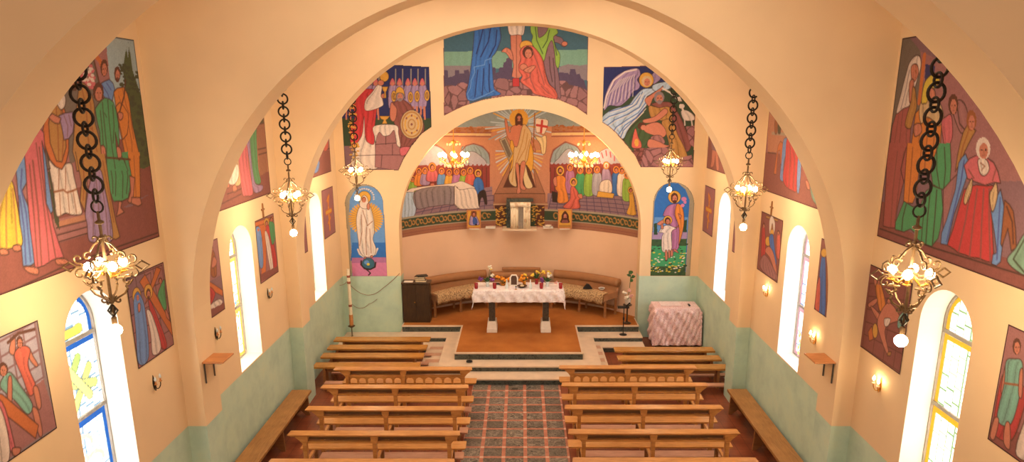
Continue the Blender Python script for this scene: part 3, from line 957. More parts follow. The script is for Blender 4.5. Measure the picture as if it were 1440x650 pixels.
# tall paschal candle on its iron stand
t = thing('paschal_candle', 'tall white decorated candle on an iron stand at the left wall', 'candle', (-4.08, 15.45, 0.0))
b = MB()
for k in range(3):
    a = k * 2 * PI / 3 + 0.4
    b.tube([(0, 0, 0.14), (0.08 * math.cos(a), 0.08 * math.sin(a), 0.1), (0.17 * math.cos(a), 0.17 * math.sin(a), 0.012)], 0.012, 6)
b.build('foot', M['iron'], t)
b = MB(); b.tube([(0, 0, 0.1), (0, 0, 0.36)], 0.013, 8); b.build('stand_rod', M['iron'], t)
b = MB(); b.lathe([(0.012, 0.34), (0.085, 0.39), (0.085, 0.40), (0.05, 0.405), (0.05, 0.42), (0, 0.42)], n=16); b.build('drip_dish', M['iron'], t)
b = MB(); b.lathe([(0.048, 0.42), (0.048, 0.68), (0, 0.68)], n=14); b.build('socket', M['shelf'], t, smooth=False)
b = MB(); b.lathe([(0.040, 0.68), (0.038, 1.80), (0.02, 1.81), (0, 1.81)], n=14); b.build('shaft', M['ivory'], t)
for z0 in (0.88, 1.45, 1.6):
    b = MB(); b.lathe([(0.0415, z0), (0.0415, z0 + 0.055), (0.0, z0 + 0.055)], n=14); b.build('painted_band', plain('red_gold_band', rgb(150, 76, 52), 0.5, var=0.4, scale=40), t)
b = MB(); b.tube([(0, 0, 1.8), (0.002, 0, 1.83)], 0.003, 5); b.build('wick', M['black'], t)
# loose cord on the chancel wall
def hang(p, q, sag, n=14):
    p, q = Vector(p), Vector(q)
    return [p.lerp(q, k / n) - Vector((0, 0, sag * 4 * (k / n) * (1 - k / n))) for k in range(n + 1)]
b = MB(); b.tube(hang((-4.26, 15.3, 1.45), (-4.2, 15.76, 1.42), 0.03) + hang((-4.2, 15.755, 1.42), (-3.35, 15.755, 1.25), 0.25)[1:] + hang((-3.35, 15.755, 1.25), (-2.93, 15.755, 1.62), 0.02)[1:], 0.006, 5)
tag(b.build('cord', M['cord']), 'thin reddish cord sagging across the green wall below the left niche', 'cord')
b = MB(); b.tube(hang((-4.2, 15.755, 0.95), (-3.7, 15.755, 0.86), 0.16) + hang((-3.7, 15.755, 0.86), (-3.5, 15.755, 0.98), 0.02)[1:], 0.005, 5)
tag(b.build('cord', M['cord']), 'lower loop of thin cord on the green wall behind the candle', 'cord')
# coil of cable on the step
t = thing('cable_coil', 'small black coil of cable on the step before the carpet', 'cable', (-1.10, 13.44, 0.252))
b = MB()
pts = [(0.06 * math.cos(a * 0.5) * (1 + 0.1 * math.sin(a)), 0.045 * math.sin(a * 0.5), 0.012 + 0.002 * a * 0.5) for a in np.linspace(0, 12 * PI, 70)]
b.tube(pts, 0.006, 5); b.build('loops', M['black'], t)
b = MB(); b.box(-0.02, 0.02, -0.015, 0.015, 0.03, 0.06, 0.004); b.build('plug', M['black'], t)

# covered cabinet in the right corner
t = thing('cabinet', 'small cabinet hidden under a pink patterned cloth, right corner', 'cabinet', (3.63, 15.28, 0.0))
b = MB(); b.box(-0.5, 0.5, -0.26, 0.26, 0.06, 0.97); b.box(-0.48, 0.48, -0.24, 0.24, 0, 0.06); b.build('body', M['dark_wood'], t)
M['pink_cloth'] = pattern_cloth('pink_patterned_cloth', rgb(208, 148, 148), rgb(234, 204, 202), 42)
tag(drape('pink_cloth', 1.02, 0.54, 0.976, 0.90, 0, 0.86, M['pink_cloth'], (3.63, 15.28, 0), 120, 70, rip=0.02, freq=22, corner=0.0), 'pink patterned cloth hanging to the floor over the corner cabinet', 'cloth')
b = MB(); b.box(-0.35, 0.12, -0.18, 0.18, 0, 0.012); tag(b.build('folded_cloth', plain('pale_pink_cloth', rgb(232, 206, 204), 0.8), None, (3.62, 15.30, 0.992)), 'pale folded cloth lying on the pink covered cabinet', 'cloth')
b = MB(); b.box(-0.02, 0.02, -0.06, 0.06, 0, 0.03, 0.006); tag(b.build('remote_control', M['black'], None, (3.93, 15.16, 0.996)), 'small black object on top of the pink cloth', 'remote')

# flowers on the right end of the apse bench
t = thing('potted_plant', 'tall plant with white and pink blossoms beside the right jamb of the apse', 'plant', (2.56, 15.60, 0.886))
b = MB(); b.lathe([(0.10, PF - 0.886), (0.10, PF - 0.87), (0.02, PF - 0.84), (0.02, -0.03), (0.11, -0.015), (0.11, 0.0), (0, 0)], n=16); b.build('plant_stand', M['dark_wood'], t)
b = MB(); b.lathe([(0.05, 0), (0.07, 0.02), (0.08, 0.14), (0.09, 0.15), (0.075, 0.15), (0, 0.13)], n=14); b.build('pot', M['white'], t, smooth=True)
b = MB(); b.tube([(0, 0, 0.1), (0.03, -0.02, 0.4), (0.05, -0.02, 0.78)], 0.007, 5); b.build('stem', M['green'], t)
b = MB()
for k, (z, a, l) in enumerate(((0.66, 0.3, 0.12), (0.7, 2.8, 0.10), (0.76, 1.2, 0.1), (0.78, 4.2, 0.12), (0.58, 5.0, 0.09))):
    p0 = Vector((0.05, -0.02, z)); p1 = p0 + Vector((math.cos(a) * l, math.sin(a) * l, 0.04))
    b.tube([p0, p0.lerp(p1, 0.5) + Vector((0, 0, 0.02)), p1], [0.008, 0.045, 0.004], 6)
b.build('leaves', M['green'], t)
for k, (c, m_) in enumerate((((-0.10, -0.06, 0.32), 'petal_white'), ((0.02, -0.06, 0.36), 'pink'), ((0.06, -0.02, 0.24), 'pink'), ((-0.03, -0.08, 0.22), 'petal_white'))):
    b = MB(); petals(b, c, 8, 0.05, 0.03, k); b.build('blossom', M[m_], t, smooth=True)
    b = MB(); b.tube([(0, 0, 0.12), c], 0.004, 5); b.build('flower_stem', M['green'], t)

# wooden corner shelves on the inner faces of the middle pilasters
for s, X, yy, lab in ((-1, CX - AR, 8.215, 'small wooden bracket shelf on the left pilaster'), (1, CX + AR, 8.215, 'small wooden bracket shelf on the right pilaster')):
    t = thing('bracket_shelf', lab, 'shelf', (X, yy, 2.40), 0, 'bracket shelves on the pilasters')
    x0, x1 = (0.002, 0.27) if s == -1 else (-0.27, -0.002)
    b = MB(); b.box(x0, x1, -0.17, 0.17, -0.02, 0.0, 0.003); b.build('board', M['shelf'], t)
    for y in (-0.13, 0.12):
        b = MB(); xa = 0.012 * -s
        b.tube([(xa, y, -0.30), (xa, y, -0.03)], 0.010, 6); b.tube([(xa, y, -0.03), (xa - s * 0.22, y, -0.03)], 0.009, 6); b.build('bracket', plain('grey_bracket', rgb(96, 92, 86), 0.45, 0.5), t)


# ------------------------------------------------------------------ wall candle lamps
def sconce(loc, rz, lit, label):
    t = thing('wall_sconce', label, 'wall lamp', loc, rz, 'candle lamps on the side walls')
    b = MB(); b.prism([(-0.02, -0.06), (0.0, -0.12), (0.02, -0.06), (0.03, 0.0), (0.02, 0.06), (0.0, 0.14), (-0.02, 0.06), (-0.03, 0.0)], -0.012, 0.0, 'Y'); b.build('back_plate', M['brass' if lit else 'dark_iron'], t)
    for s, l in ((-1, 0.085), (1, 0.065)):
        b = MB(); pts = [(0, -0.01, -0.03)] + [(s * l * 0.5 - s * l * 0.5 * math.cos(a), -0.02 - 0.06 * a / PI, -0.05 - 0.06 * math.sin(a)) for a in np.linspace(0.2, PI, 9)] + [(s * l, -0.085, 0.0)]
        b.tube(pts, 0.008, 6); b.build('arm', M['brass' if lit else 'dark_iron'], t)
        b = MB(); b.lathe([(0.006, 0), (0.026, 0.008), (0.026, 0.014), (0.013, 0.016), (0.012, 0.06), (0, 0.06)], (s * l, -0.085, 0), 10); b.build('candle_cup', M['ivory' if lit else 'shelf'], t)
        b = MB(); b.lathe([(0.006, 0.06), (0.02, 0.08), (0.022, 0.10), (0.012, 0.13), (0, 0.15)], (s * l, -0.085, 0), 10); b.build('bulb', M['bulb_soft'] if lit else M['glass'], t, smooth=True)
    t.scale = (0.7, 0.7, 0.7)
    return t


LS = ['unlit candle lamp on the left wall under the near station picture', 'unlit candle lamp on the left wall just beyond the bracket shelf', 'unlit candle lamp on the left wall nearest the chancel']
for (y, z), lab in zip(((7.35, 2.42), (9.0, 2.45), (11.02, 2.46)), LS):
    sconce((XL, y, z), PI / 2, False, lab)
RS = ['lit candle lamp on the right wall nearest the camera', 'lit candle lamp on the right wall above the bracket shelf', 'lit candle lamp on the right wall between the middle window and the pilaster', 'small lit candle lamp on the right wall in the chancel bay']
for (y, z), lab in zip(((7.42, 2.36), (9.22, 2.30), (11.2, 2.44), (12.85, 2.38)), RS):
    sconce((XR, y, z), -PI / 2, True, lab)


# ------------------------------------------------------------------ wrought iron chandeliers
def curl(c, r0, r1, a0, a1, n=16):
    """spiral in the (r, z) plane"""
    return [(c[0] + (r0 + (r1 - r0) * k / n) * math.cos(a0 + (a1 - a0) * k / n), c[1] + (r0 + (r1 - r0) * k / n) * math.sin(a0 + (a1 - a0) * k / n)) for k in range(n + 1)]


def turn(pts, a):
    return [(r * math.cos(a), r * math.sin(a), z) for r, z in pts]


def make_chandelier():
    t = thing('iron_chandelier', 'chandelier', 'chandelier')
    b = MB(); b.lathe([(0, -0.52), (0.02, -0.515), (0.022, -0.46), (0.012, -0.45), (0.008, -0.34), (0.02, -0.33), (0.014, -0.30), (0.012, -0.06), (0.03, -0.05), (0.034, 0.0), (0.03, 0.04), (0.013, 0.05), (0.013, 0.24), (0.03, 0.25), (0.012, 0.27), (0.013, 0.36), (0.035, 0.37), (0.035, 0.385), (0.013, 0.40), (0.012, 0.47), (0, 0.475)], n=10)
    b.build('stem', M['iron'], t)
    for k in range(4):
        a = k * PI / 2 + 0.12
        b = MB(); b.tube(turn([(0.03, 0.01), (0.08, -0.025), (0.14, -0.02), (0.20, 0.0), (0.24, 0.0)], a), 0.0095, 6); b.build('arm', M['iron'], t)
        b = MB(); b.tube(turn([(0.235, 0), (0.29, 0.04), (0.35, 0), (0.29, -0.04)], a), 0.0095, 6, closed=True); b.build('diamond_tip', M['iron'], t)
        b = MB(); b.tube(turn([(0.15, -0.015)] + curl((0.215, 0.07), 0.045, 0.015, -PI * 0.6, PI * 1.1), a), 0.0082, 5); b.tube(turn([(0.16, -0.01)] + curl((0.215, -0.065), 0.045, 0.015, PI * 0.6, -PI * 1.1), a), 0.0082, 5); b.build('scroll', M['iron'], t)
        # lyre scrolls below, C scrolls above
        b = MB(); b.tube(turn(curl((0.155, -0.13), 0.012, 0.05, PI * 1.9, PI * 0.25, 14) + [(0.12, -0.10), (0.08, -0.105)], a), 0.0092, 5)
        b.tube(turn([(0.135, -0.175), (0.15, -0.20), (0.12, -0.245), (0.06, -0.28), (0.02, -0.315)], a), 0.0092, 5)
        b.tube(turn(curl((0.06, -0.30), 0.012, 0.035, PI * 2.2, PI * 0.6, 12), a), 0.0082, 5)
        b.tube(turn([(0.20, -0.12), (0.17, -0.16), (0.135, -0.175)], a), 0.0082, 5); b.build('lyre_scroll', M['iron'], t)
        b = MB(); b.tube(turn([(0.02, 0.22), (0.07, 0.19), (0.115, 0.13)] + curl((0.135, 0.09), 0.04, 0.012, PI * 0.75, -PI * 1.0, 12), a), 0.0092, 5)
        b.tube(turn(curl((0.06, 0.24), 0.03, 0.01, PI * 1.4, -PI * 0.2, 10), a), 0.0082, 5); b.build('crown_scroll', M['iron'], t)
        # bulbs between the arms
        c = a + PI / 4
        bx, by = 0.135 * math.cos(c), 0.135 * math.sin(c)
        b = MB(); b.tube([(0.02 * math.cos(c), 0.02 * math.sin(c), -0.02), (0.08 * math.cos(c), 0.08 * math.sin(c), -0.09), (bx, by, -0.07)], 0.0092, 5)
        b.lathe([(0.006, -0.02), (0.032, -0.012), (0.03, -0.006), (0.014, -0.004), (0.014, 0.03), (0, 0.03)], (bx, by, -0.055), 10); b.build('bulb_holder', M['brass'], t)
        b = MB(); b.lathe([(0.012, 0.0), (0.032, 0.022), (0.036, 0.042), (0.026, 0.07), (0, 0.085)], (bx, by, -0.025), 12); b.build('bulb', M['bulb'], t, smooth=True)
    b = MB()
    for a in (0.12, 0.12 + PI / 2):
        b.tube([(0, 0, -0.335), (0.04 * math.cos(a), 0.04 * math.sin(a), -0.395), (0, 0, -0.455), (-0.04 * math.cos(a), -0.04 * math.sin(a), -0.395)], 0.009, 5, closed=True)
    b.build('drop_diamond', M['dark_iron'], t)
    b = MB(); b.ball((0, 0, -0.575), 0.052, 10); b.build('bulb', M['bulb'], t, smooth=True)
    # chain of big round links, alternately face on and edge on, up to the ceiling hook
    z = 0.46
    b = MB(); b.tube([(0.05 * math.cos(q), 0, z + 0.05 + 0.05 * math.sin(q)) for q in np.linspace(0, 2 * PI, 15)[:-1]], 0.008, 6, closed=True)
    chain = b.build('chain', M['dark_iron'], t)
    R = 0.072
    b = MB(); b.tube([(R * math.cos(q), 0, R * math.sin(q)) for q in np.linspace(0, 2 * PI, 19)[:-1]], 0.0125, 7, closed=True); l0 = b.build('link', M['dark_iron'], chain, smooth=True)
    b = MB(); b.tube([(0.042 * math.cos(q), 0, 0.055 * math.sin(q)) for q in np.linspace(0, 2 * PI, 15)[:-1]], 0.011, 7, closed=True); l1 = b.build('link', M['dark_iron'], chain, smooth=True)
    z = 0.575; i = 0
    while z < ZC - 4.18 - 0.12:
        src = l0 if i % 2 else l1
        o = src if i < 2 else src.copy()
        if i >= 2:
            COL.objects.link(o); o.parent = chain
        hgt = R if i % 2 else 0.055
        o.location = (0, 0, z + hgt - 0.03); o.rotation_euler = (0, 0, 0.15 if i % 2 else 1.72)
        z += 2 * hgt - 0.036; i += 1
    b = MB(); b.tube([(0, 0, z - 0.04), (0, 0, ZC - 4.18 - 0.03)], 0.01, 6); b.lathe([(0.0, 0), (0.05, 0.0), (0.06, 0.03), (0, 0.03)], (0, 0, ZC - 4.18 - 0.03), 12); b.build('ceiling_hook', M['dark_iron'], t)
    return t


ch = make_chandelier()
CH = [((-3.54, 5.60, 4.25), 'black iron chandelier nearest the camera on the left, heavy chain before the mural'), ((3.15, 5.30, 4.26), 'black iron chandelier nearest the camera on the right'),
      ((-3.495, 10.2, 4.24), 'iron chandelier in the middle bay on the left'), ((3.40, 10.2, 4.33), 'iron chandelier in the middle bay on the right'),
      ((-3.43, 14.1, 4.24), 'iron chandelier hanging before the left niche painting'), ((3.09, 14.1, 4.42), 'iron chandelier hanging before the right niche painting')]
for i, ((x, y, z), lab) in enumerate(CH):
    place(ch, i == 0, (x, y, z), 0.0, lab, 'iron chandeliers')


# brass chandeliers with glass drops in the apse
def make_brass():
    t = thing('brass_chandelier', 'chandelier', 'chandelier')
    b = MB(); b.lathe([(0, -0.20), (0.03, -0.19), (0.05, -0.15), (0.02, -0.11), (0.06, -0.06), (0.07, -0.02), (0.025, 0.02), (0.02, 0.14), (0.045, 0.19), (0.02, 0.24), (0.016, 0.40), (0.03, 0.43), (0.012, 0.46), (0, 0.47)], n=14); b.build('stem', M['brass'], t, smooth=True)
    b = MB(); b.tube([(0, 0, 0.45), (0, 0, 5.7 - 4.3)], 0.010, 6); b.lathe([(0.012, 0), (0.06, 0.02), (0.06, 0.03), (0, 0.03)], (0, 0, 1.37), 14); b.build('rod', M['brass'], t)
    b = MB()
    for k in range(6):
        a = k * PI / 3
        b.tube(turn([(0.02, 0.38), (0.07, 0.43), (0.13, 0.42), (0.15, 0.38)], a), 0.007, 5)
    b.build('crown', M['brass'], t)
    for k in range(6):
        a = k * PI / 3
        b = MB(); b.ball((0.15 * math.cos(a), 0.15 * math.sin(a), 0.355), 0.022, 6, (1, 1, 1.4)); b.build('crown_drop', M['crystal'], t)
    for k in range(8):
        a = k * PI / 4 + 0.2
        b = MB(); b.tube(turn([(0.05, -0.04), (0.12, -0.11), (0.22, -0.10), (0.30, -0.04), (0.33, 0.0)], a), 0.010, 6)
        c = (0.33 * math.cos(a), 0.33 * math.sin(a), 0)
        b.lathe([(0.01, -0.01), (0.045, 0.004), (0.045, 0.012), (0.016, 0.014), (0.016, 0.05), (0, 0.05)], c, 12); b.build('arm', M['brass'], t)
        b = MB(); b.lathe([(0.014, 0.05), (0.042, 0.08), (0.046, 0.10), (0.03, 0.14), (0, 0.165)], c, 12); b.build('bulb', M['bulb_soft'], t, smooth=True)
        for r_, z_ in ((0.33, -0.07), (0.22, -0.16), (0.12, -0.17)):
            b = MB(); b.ball((r_ * math.cos(a), r_ * math.sin(a), z_), 0.02, 6, (1, 1, 1.8)); b.tube([(r_ * math.cos(a), r_ * math.sin(a), z_ + 0.02), (r_ * math.cos(a), r_ * math.sin(a), z_ + 0.07)], 0.003, 4); b.build('crystal_drop', M['crystal'], t)
    return t


bc = make_brass()
place(bc, True, (-1.62, 16.4, 4.29), 0.0, 'brass chandelier with glass drops at the left of the apse', 'brass chandeliers in the apse')
place(bc, False, (1.50, 16.4, 4.29), 0.3, 'brass chandelier with glass drops at the right of the apse', 'brass chandeliers in the apse')

# ------------------------------------------------------------------ wall paintings
# Each painting is one flat (or, in the apse, curved) panel lying on its wall.  Its
# pattern is drawn in metres on the panel from outlines, as colours on a fine grid.
PAL = dict(mute=(176, 132, 118), k=(52, 34, 34), teal=(56, 98, 116), mint=(112, 154, 136), grey=(128, 118, 124), city=(76, 66, 92), rock=(146, 104, 106), blue=(48, 104, 176), lblue=(96, 140, 196), navy=(24, 42, 96),
           white=(214, 200, 190), cream=(208, 188, 146), flesh=(190, 118, 96), red=(176, 52, 56), coral=(198, 94, 80), brick=(158, 84, 82), lime=(134, 172, 72), purple=(124, 94, 104), lav=(152, 130, 168), gold=(206, 156, 66),
           brown=(142, 84, 48), hair=(78, 44, 34), mauve=(150, 102, 104), maroon=(128, 74, 70), green=(62, 148, 98), dgreen=(46, 70, 50), orange=(204, 124, 54), ochre=(170, 124, 66), pink=(194, 98, 108), yellow=(206, 182, 66),
           tan=(178, 124, 98), dtan=(150, 102, 78), sky=(128, 146, 156), cloud=(160, 158, 176), curtain=(128, 52, 52), tile=(132, 106, 118), dgrey=(104, 98, 90), pale=(150, 176, 186), violet=(166, 108, 150), stone=(158, 148, 128),
           pinkbg=(198, 122, 160), wood=(190, 104, 54), teal2=(104, 164, 152), crim=(186, 54, 60), navy2=(58, 84, 150), iceblue=(168, 190, 212), black=(34, 28, 28), cypress=(58, 84, 52), sand=(196, 168, 126))


def ray(u, v):
    """direction in which the eye on the gallery saw photo point (u, v)"""
    a = (u - 733) / FPX; c = (v - 380) / FPX
    return (a, math.cos(PITCH) - c * math.sin(PITCH), -math.sin(PITCH) - c * math.cos(PITCH))


def nums(s):
    return [tuple(float(q) for q in p.split(',')) for p in s]


def catmull(P, k=5):
    n = len(P); out = []
    P = np.array(P)
    for i in range(n):
        a, b, c, d = P[i - 1], P[i], P[(i + 1) % n], P[(i + 2) % n]
        for t in np.linspace(0, 1, k, endpoint=False):
            out.append(0.5 * (2 * b + (c - a) * t + (2 * a - 5 * b + 4 * c - d) * t * t + (3 * b - a - 3 * c + d) * t ** 3))
    return out


class Mural:
    def __init__(self, plane, s0, s1, t0, t1, cell, base, seed=1):
        self.plane = plane; self.cell = cell
        self.nx = int(round((s1 - s0) / cell)) + 1; self.ny = int(round((t1 - t0) / cell)) + 1
        self.s = np.linspace(s0, s1, self.nx); self.t = np.linspace(t0, t1, self.ny)
        self.S, self.T = np.meshgrid(self.s, self.t, indexing='ij')
        self.C = np.empty((self.nx, self.ny, 3)); self.C[:] = np.array(rgb(*PAL[base]))
        self.keep = np.ones((self.nx, self.ny), bool)
        self.rng = np.random.default_rng(seed)
        self.tr = (0, 0, 1.0)
        self.ol = 0.011

    # photo point -> panel point in metres
    def to2(self, x, y):
        ox, oy, sc = self.tr
        d = ray(ox + x / sc, oy + y / sc)
        kind, val = self.plane
        if kind == 'Y':
            k = val / d[1]; return (d[0] * k, EYE[2] + d[2] * k)
        if kind == 'X':
            k = val / d[0]; return (d[1] * k, EYE[2] + d[2] * k)
        a = d[0] ** 2 + d[1] ** 2; b_ = 2 * (d[0] * (-APX) + d[1] * (-APY)); c = APX ** 2 + APY ** 2 - val ** 2
        k = (-b_ + math.sqrt(b_ * b_ - 4 * a * c)) / (2 * a)
        return (math.atan2(d[0] * k - APX, d[1] * k - APY) * val, EYE[2] + d[2] * k)

    def pts(self, P, smooth=False):
        if smooth and len(P) > 3:
            P = catmull(P)
        return np.array([self.to2(*p) for p in P])

    def win(self, Q, pad):
        i0 = max(0, np.searchsorted(self.s, Q[:, 0].min() - pad) - 1); i1 = min(self.nx, np.searchsorted(self.s, Q[:, 0].max() + pad) + 1)
        j0 = max(0, np.searchsorted(self.t, Q[:, 1].min() - pad) - 1); j1 = min(self.ny, np.searchsorted(self.t, Q[:, 1].max() + pad) + 1)
        return slice(i0, i1), slice(j0, j1)

    def inside(self, Q, w):
        S, T = self.S[w], self.T[w]
        m = np.zeros(S.shape, bool)
        n = len(Q)
        for i in range(n):
            x0, y0 = Q[i]; x1, y1 = Q[(i + 1) % n]
            if y0 == y1: continue
            c = (y0 > T) != (y1 > T)
            m ^= c & (S < (x1 - x0) * (T - y0) / (y1 - y0) + x0)
        return m

    def dist(self, Q, w, closed):
        S, T = self.S[w], self.T[w]
        d = np.full(S.shape, 1e9)
        n = len(Q)
        for i in range(n if closed else n - 1):
            a = Q[i]; e = Q[(i + 1) % n] - a; L = max(1e-12, e @ e)
            k = np.clip(((S - a[0]) * e[0] + (T - a[1]) * e[1]) / L, 0, 1)
            d = np.minimum(d, (S - a[0] - k * e[0]) ** 2 + (T - a[1] - k * e[1]) ** 2)
        return np.sqrt(d)

    def fill(self, Q, col, folds=0.0, ang=0.0, freq=46, cells=0.0, streak=0.025):
        w = self.win(Q, 0)
        m = self.inside(Q, w)
        if not m.any(): return w, m
        c = np.array(rgb(*PAL[col]))
        S, T = self.S[w], self.T[w]
        f = np.ones(S.shape)
        if folds:
            # folds follow the outline: u runs from the left to the right edge of the shape
            big = np.where(m, S, 1e9); lo = big.min(0); hi = np.where(m, S, -1e9).max(0)
            wd = np.maximum(hi - lo, 1e-3)
            u = (S - lo[None]) / wd[None]
            n = max(2, min(7, round(float(np.median(wd[hi > lo])) / 0.12))) if (hi > lo).any() else 3
            ph = 2 * PI * n * u + 0.9 * np.sin(2.6 * T + self.rng.uniform(0, 6)) + 0.5 * np.sin(7 * T + 4 * u) + self.rng.uniform(0, 6)
            f = 1 + folds * np.sin(ph) + 0.4 * folds * np.sin(2.3 * ph + 1)
            dk = np.clip((-np.sin(ph) - 0.90) / 0.06, 0, 1) * (0.5 + 0.5 * np.sin(3.3 * T + 11 * np.floor(ph / 2 / PI)) > 0.28)
            f = f * (1 - 0.42 * dk)
        f = f * (1 + streak * np.sin(37 * S + 23 * T + 3 * np.sin(11 * T)))
        if cells:
            lo = Q.min(0) - cells; hi = Q.max(0) + cells
            P = self.rng.uniform(lo, hi, (max(4, int((hi - lo).prod() / cells ** 2)), 2))
            D = np.sqrt((S[..., None] - P[:, 0]) ** 2 + (T[..., None] - P[:, 1]) ** 2)
            o = np.sort(D, -1); idx = D.argmin(-1)
            f = f * self.rng.uniform(0.85, 1.15, len(P))[idx] * np.where(o[..., 1] - o[..., 0] < 0.022, 0.45, 1.0)
        C = self.C[w]; C[m] = (c[None] * f[m][:, None]); self.C[w] = C
        return w, m

    def stroke(self, Q, col, wid, closed=False):
        w = self.win(Q, wid + self.cell)
        d = self.dist(Q, w, closed)
        a = np.clip((wid / 2 - d) / self.cell + 0.5, 0, 1)[..., None]
        self.C[w] = self.C[w] * (1 - a) + np.array(rgb(*PAL[col])) * a

    def ell(self, x, y, rx, ry, n=22, rot=0.0):
        return self.pts([(x + rx * math.cos(q) * math.cos(rot) - ry * math.sin(q) * math.sin(rot), y + rx * math.cos(q) * math.sin(rot) + ry * math.sin(q) * math.cos(rot)) for q in np.linspace(0, 2 * PI, n, endpoint=False)])

    def face(self, x, y, rx, ry, hair='hair', halo=None, beard=False):
        if halo:
            Q = self.ell(x, y - ry * 0.1, rx * 1.9, ry * 1.75); self.fill(Q, halo); self.stroke(Q, 'k', self.ol * 0.8, True)
        Q = self.ell(x, y - ry * 0.12, rx * 1.18, ry * 1.12); self.fill(Q, hair)
        Q = self.ell(x + rx * 0.08, y + ry * 0.12, rx * 0.72, ry * 0.8); self.fill(Q, 'flesh')
        if beard:
            Q = self.ell(x + rx * 0.08, y + ry * 0.75, rx * 0.6, ry * 0.4); self.fill(Q, hair)
        for q in (-0.25, 0.4):
            self.fill(self.ell(x + rx * q, y, rx * 0.15, ry * 0.09, 8), 'k')
        self.stroke(self.pts([(x + rx * 0.08, y), (x + rx * 0.12, y + ry * 0.35)]), 'brown', self.ol * 0.6)
        self.stroke(self.pts([(x - rx * 0.12, y + ry * 0.55), (x + rx * 0.28, y + ry * 0.55)]), 'maroon', self.ol * 0.7)

    def draw(self, text):
        for line in text.strip().splitlines():
            a = line.split()
            if not a or a[0].startswith('#'): continue
            op = a[0]
            if op == '@':
                self.tr = tuple(float(q) for q in a[1:4])
            elif op in 'pPsS':
                Q = self.pts(nums(a[2:]), op in 'sS')
                self.fill(Q, a[1], 0.10 if op == 'S' else 0.0, self.rng.uniform(-0.25, 0.25))
                if op in 'PS': self.stroke(Q, 'k', self.ol, True)
            elif op == 'o':      # shape whose first edge carries no outline
                Q = self.pts(nums(a[2:])); self.fill(Q, a[1]); self.stroke(np.concatenate([Q[1:], Q[:1]]), 'k', self.ol)
            elif op == 's_':
                self.fill(self.pts(nums(a[2:]), True), a[1])
            elif op == 'SF':     # smooth shape with outline, no folds
                Q = self.pts(nums(a[2:]), True); self.fill(Q, a[1]); self.stroke(Q, 'k', self.ol, True)
            elif op == 'R':
                Q = self.pts(nums(a[3:])); self.fill(Q, a[1], cells=float(a[2]))
            elif op == 'L':
                self.stroke(self.pts(nums(a[3:])), a[1], float(a[2]))
            elif op == 'E' or op == 'e':
                x, y = nums(a[2:3])[0]; rx, ry = nums(a[3:4])[0]
                Q = self.ell(x, y, rx, ry, rot=float(a[4]) if len(a) > 4 else 0.0); self.fill(Q, a[1])
                if op == 'E': self.stroke(Q, 'k', self.ol, True)
            elif op == 'O':      # ring
                x, y = nums(a[3:4])[0]; rx, ry = nums(a[4:5])[0]
                self.stroke(self.ell(x, y, rx, ry, 30), a[1], float(a[2]), True)
            elif op == 'F':
                x, y = nums(a[1:2])[0]; rx, ry = nums(a[2:3])[0]
                self.face(x, y, rx, ry, a[3], a[4] if len(a) > 4 and a[4] != '-' else None, len(a) > 5)
            elif op == 'D':      # dots: col n size  polygon
                Q = self.pts(nums(a[4:])); lo, hi = Q.min(0), Q.max(0)
                for _ in range(int(a[2])):
                    p = self.rng.uniform(lo, hi); r = float(a[3]) * self.rng.uniform(0.6, 1.3)
                    self.fill(np.array([(p[0] + r * 1.4 * math.cos(q), p[1] + r * 0.7 * math.sin(q)) for q in np.linspace(0, 6.28, 8)]), a[1])
            elif op == 'G':      # grid of lines inside a four-sided patch: col width n m  a b c d
                w_ = float(a[2]); n, m = int(a[3]), int(a[4]); A, B, C_, D_ = [np.array(q) for q in nums(a[5:9])]
                for k in range(n + 1):
                    self.stroke(self.pts([tuple(A + (B - A) * k / n), tuple(D_ + (C_ - D_) * k / n)]), a[1], w_)
                for k in range(m + 1):
                    self.stroke(self.pts([tuple(A + (D_ - A) * k / m), tuple(B + (C_ - B) * k / m)]), a[1], w_)
            elif op == 'K':      # keep only inside this outline
                self.mask(self.pts(nums(a[1:])))
        return self

    def mute(self, f, col):
        """thin the paint towards one ground colour"""
        self.C = self.C * (1 - f) + np.array(rgb(*PAL[col])) * f
        return self

    def mask(self, Q):
        w = (slice(None), slice(None)); self.keep = self.inside(np.array(Q), w); self.edge = np.array(Q)

    def border(self, col='k', wid=0.03):
        if hasattr(self, 'edge'):
            Q = self.edge
        else:
            Q = np.array([(self.s[0], self.t[0]), (self.s[-1], self.t[0]), (self.s[-1], self.t[-1]), (self.s[0], self.t[-1])])
        self.stroke(Q, col, wid, True)
        return self

    def p3(self, S, T):
        kind, val = self.plane
        z = np.zeros_like(S)
        if kind == 'Y': return np.stack([S, z + val, T], -1)
        if kind == 'X': return np.stack([z + val, S, T], -1)
        return np.stack([APX + val * np.sin(S / val), APY + val * np.cos(S / val), T], -1)

    def build(self, name, mat, label=None, cat='wall painting', group=None, parent=None, offset=(0, 0, 0)):
        n1 = self.rng.normal(0, 0.05, self.S.shape)
        C = np.clip(self.C * (1 + n1[..., None]), 0, 4)
        V = self.p3(self.S, self.T) - np.array(offset)
        ids = np.arange(self.nx * self.ny).reshape(self.nx, self.ny)
        k = self.keep
        ok = (k[:-1, :-1].astype(int) + k[1:, :-1] + k[1:, 1:] + k[:-1, 1:]) >= 3
        F = np.stack([ids[:-1, :-1], ids[1:, :-1], ids[1:, 1:], ids[:-1, 1:]], -1)[ok]
        used = np.unique(F); remap = np.full(ids.size, -1); remap[used] = np.arange(len(used))
        F = remap[F]; V = V.reshape(-1, 3)[used]; C = C.reshape(-1, 3)[used]
        me = bpy.data.meshes.new(name)
        me.vertices.add(len(V)); me.vertices.foreach_set('co', V.astype(np.float32).ravel())
        me.loops.add(F.size); me.loops.foreach_set('vertex_index', F.astype(np.int32).ravel())
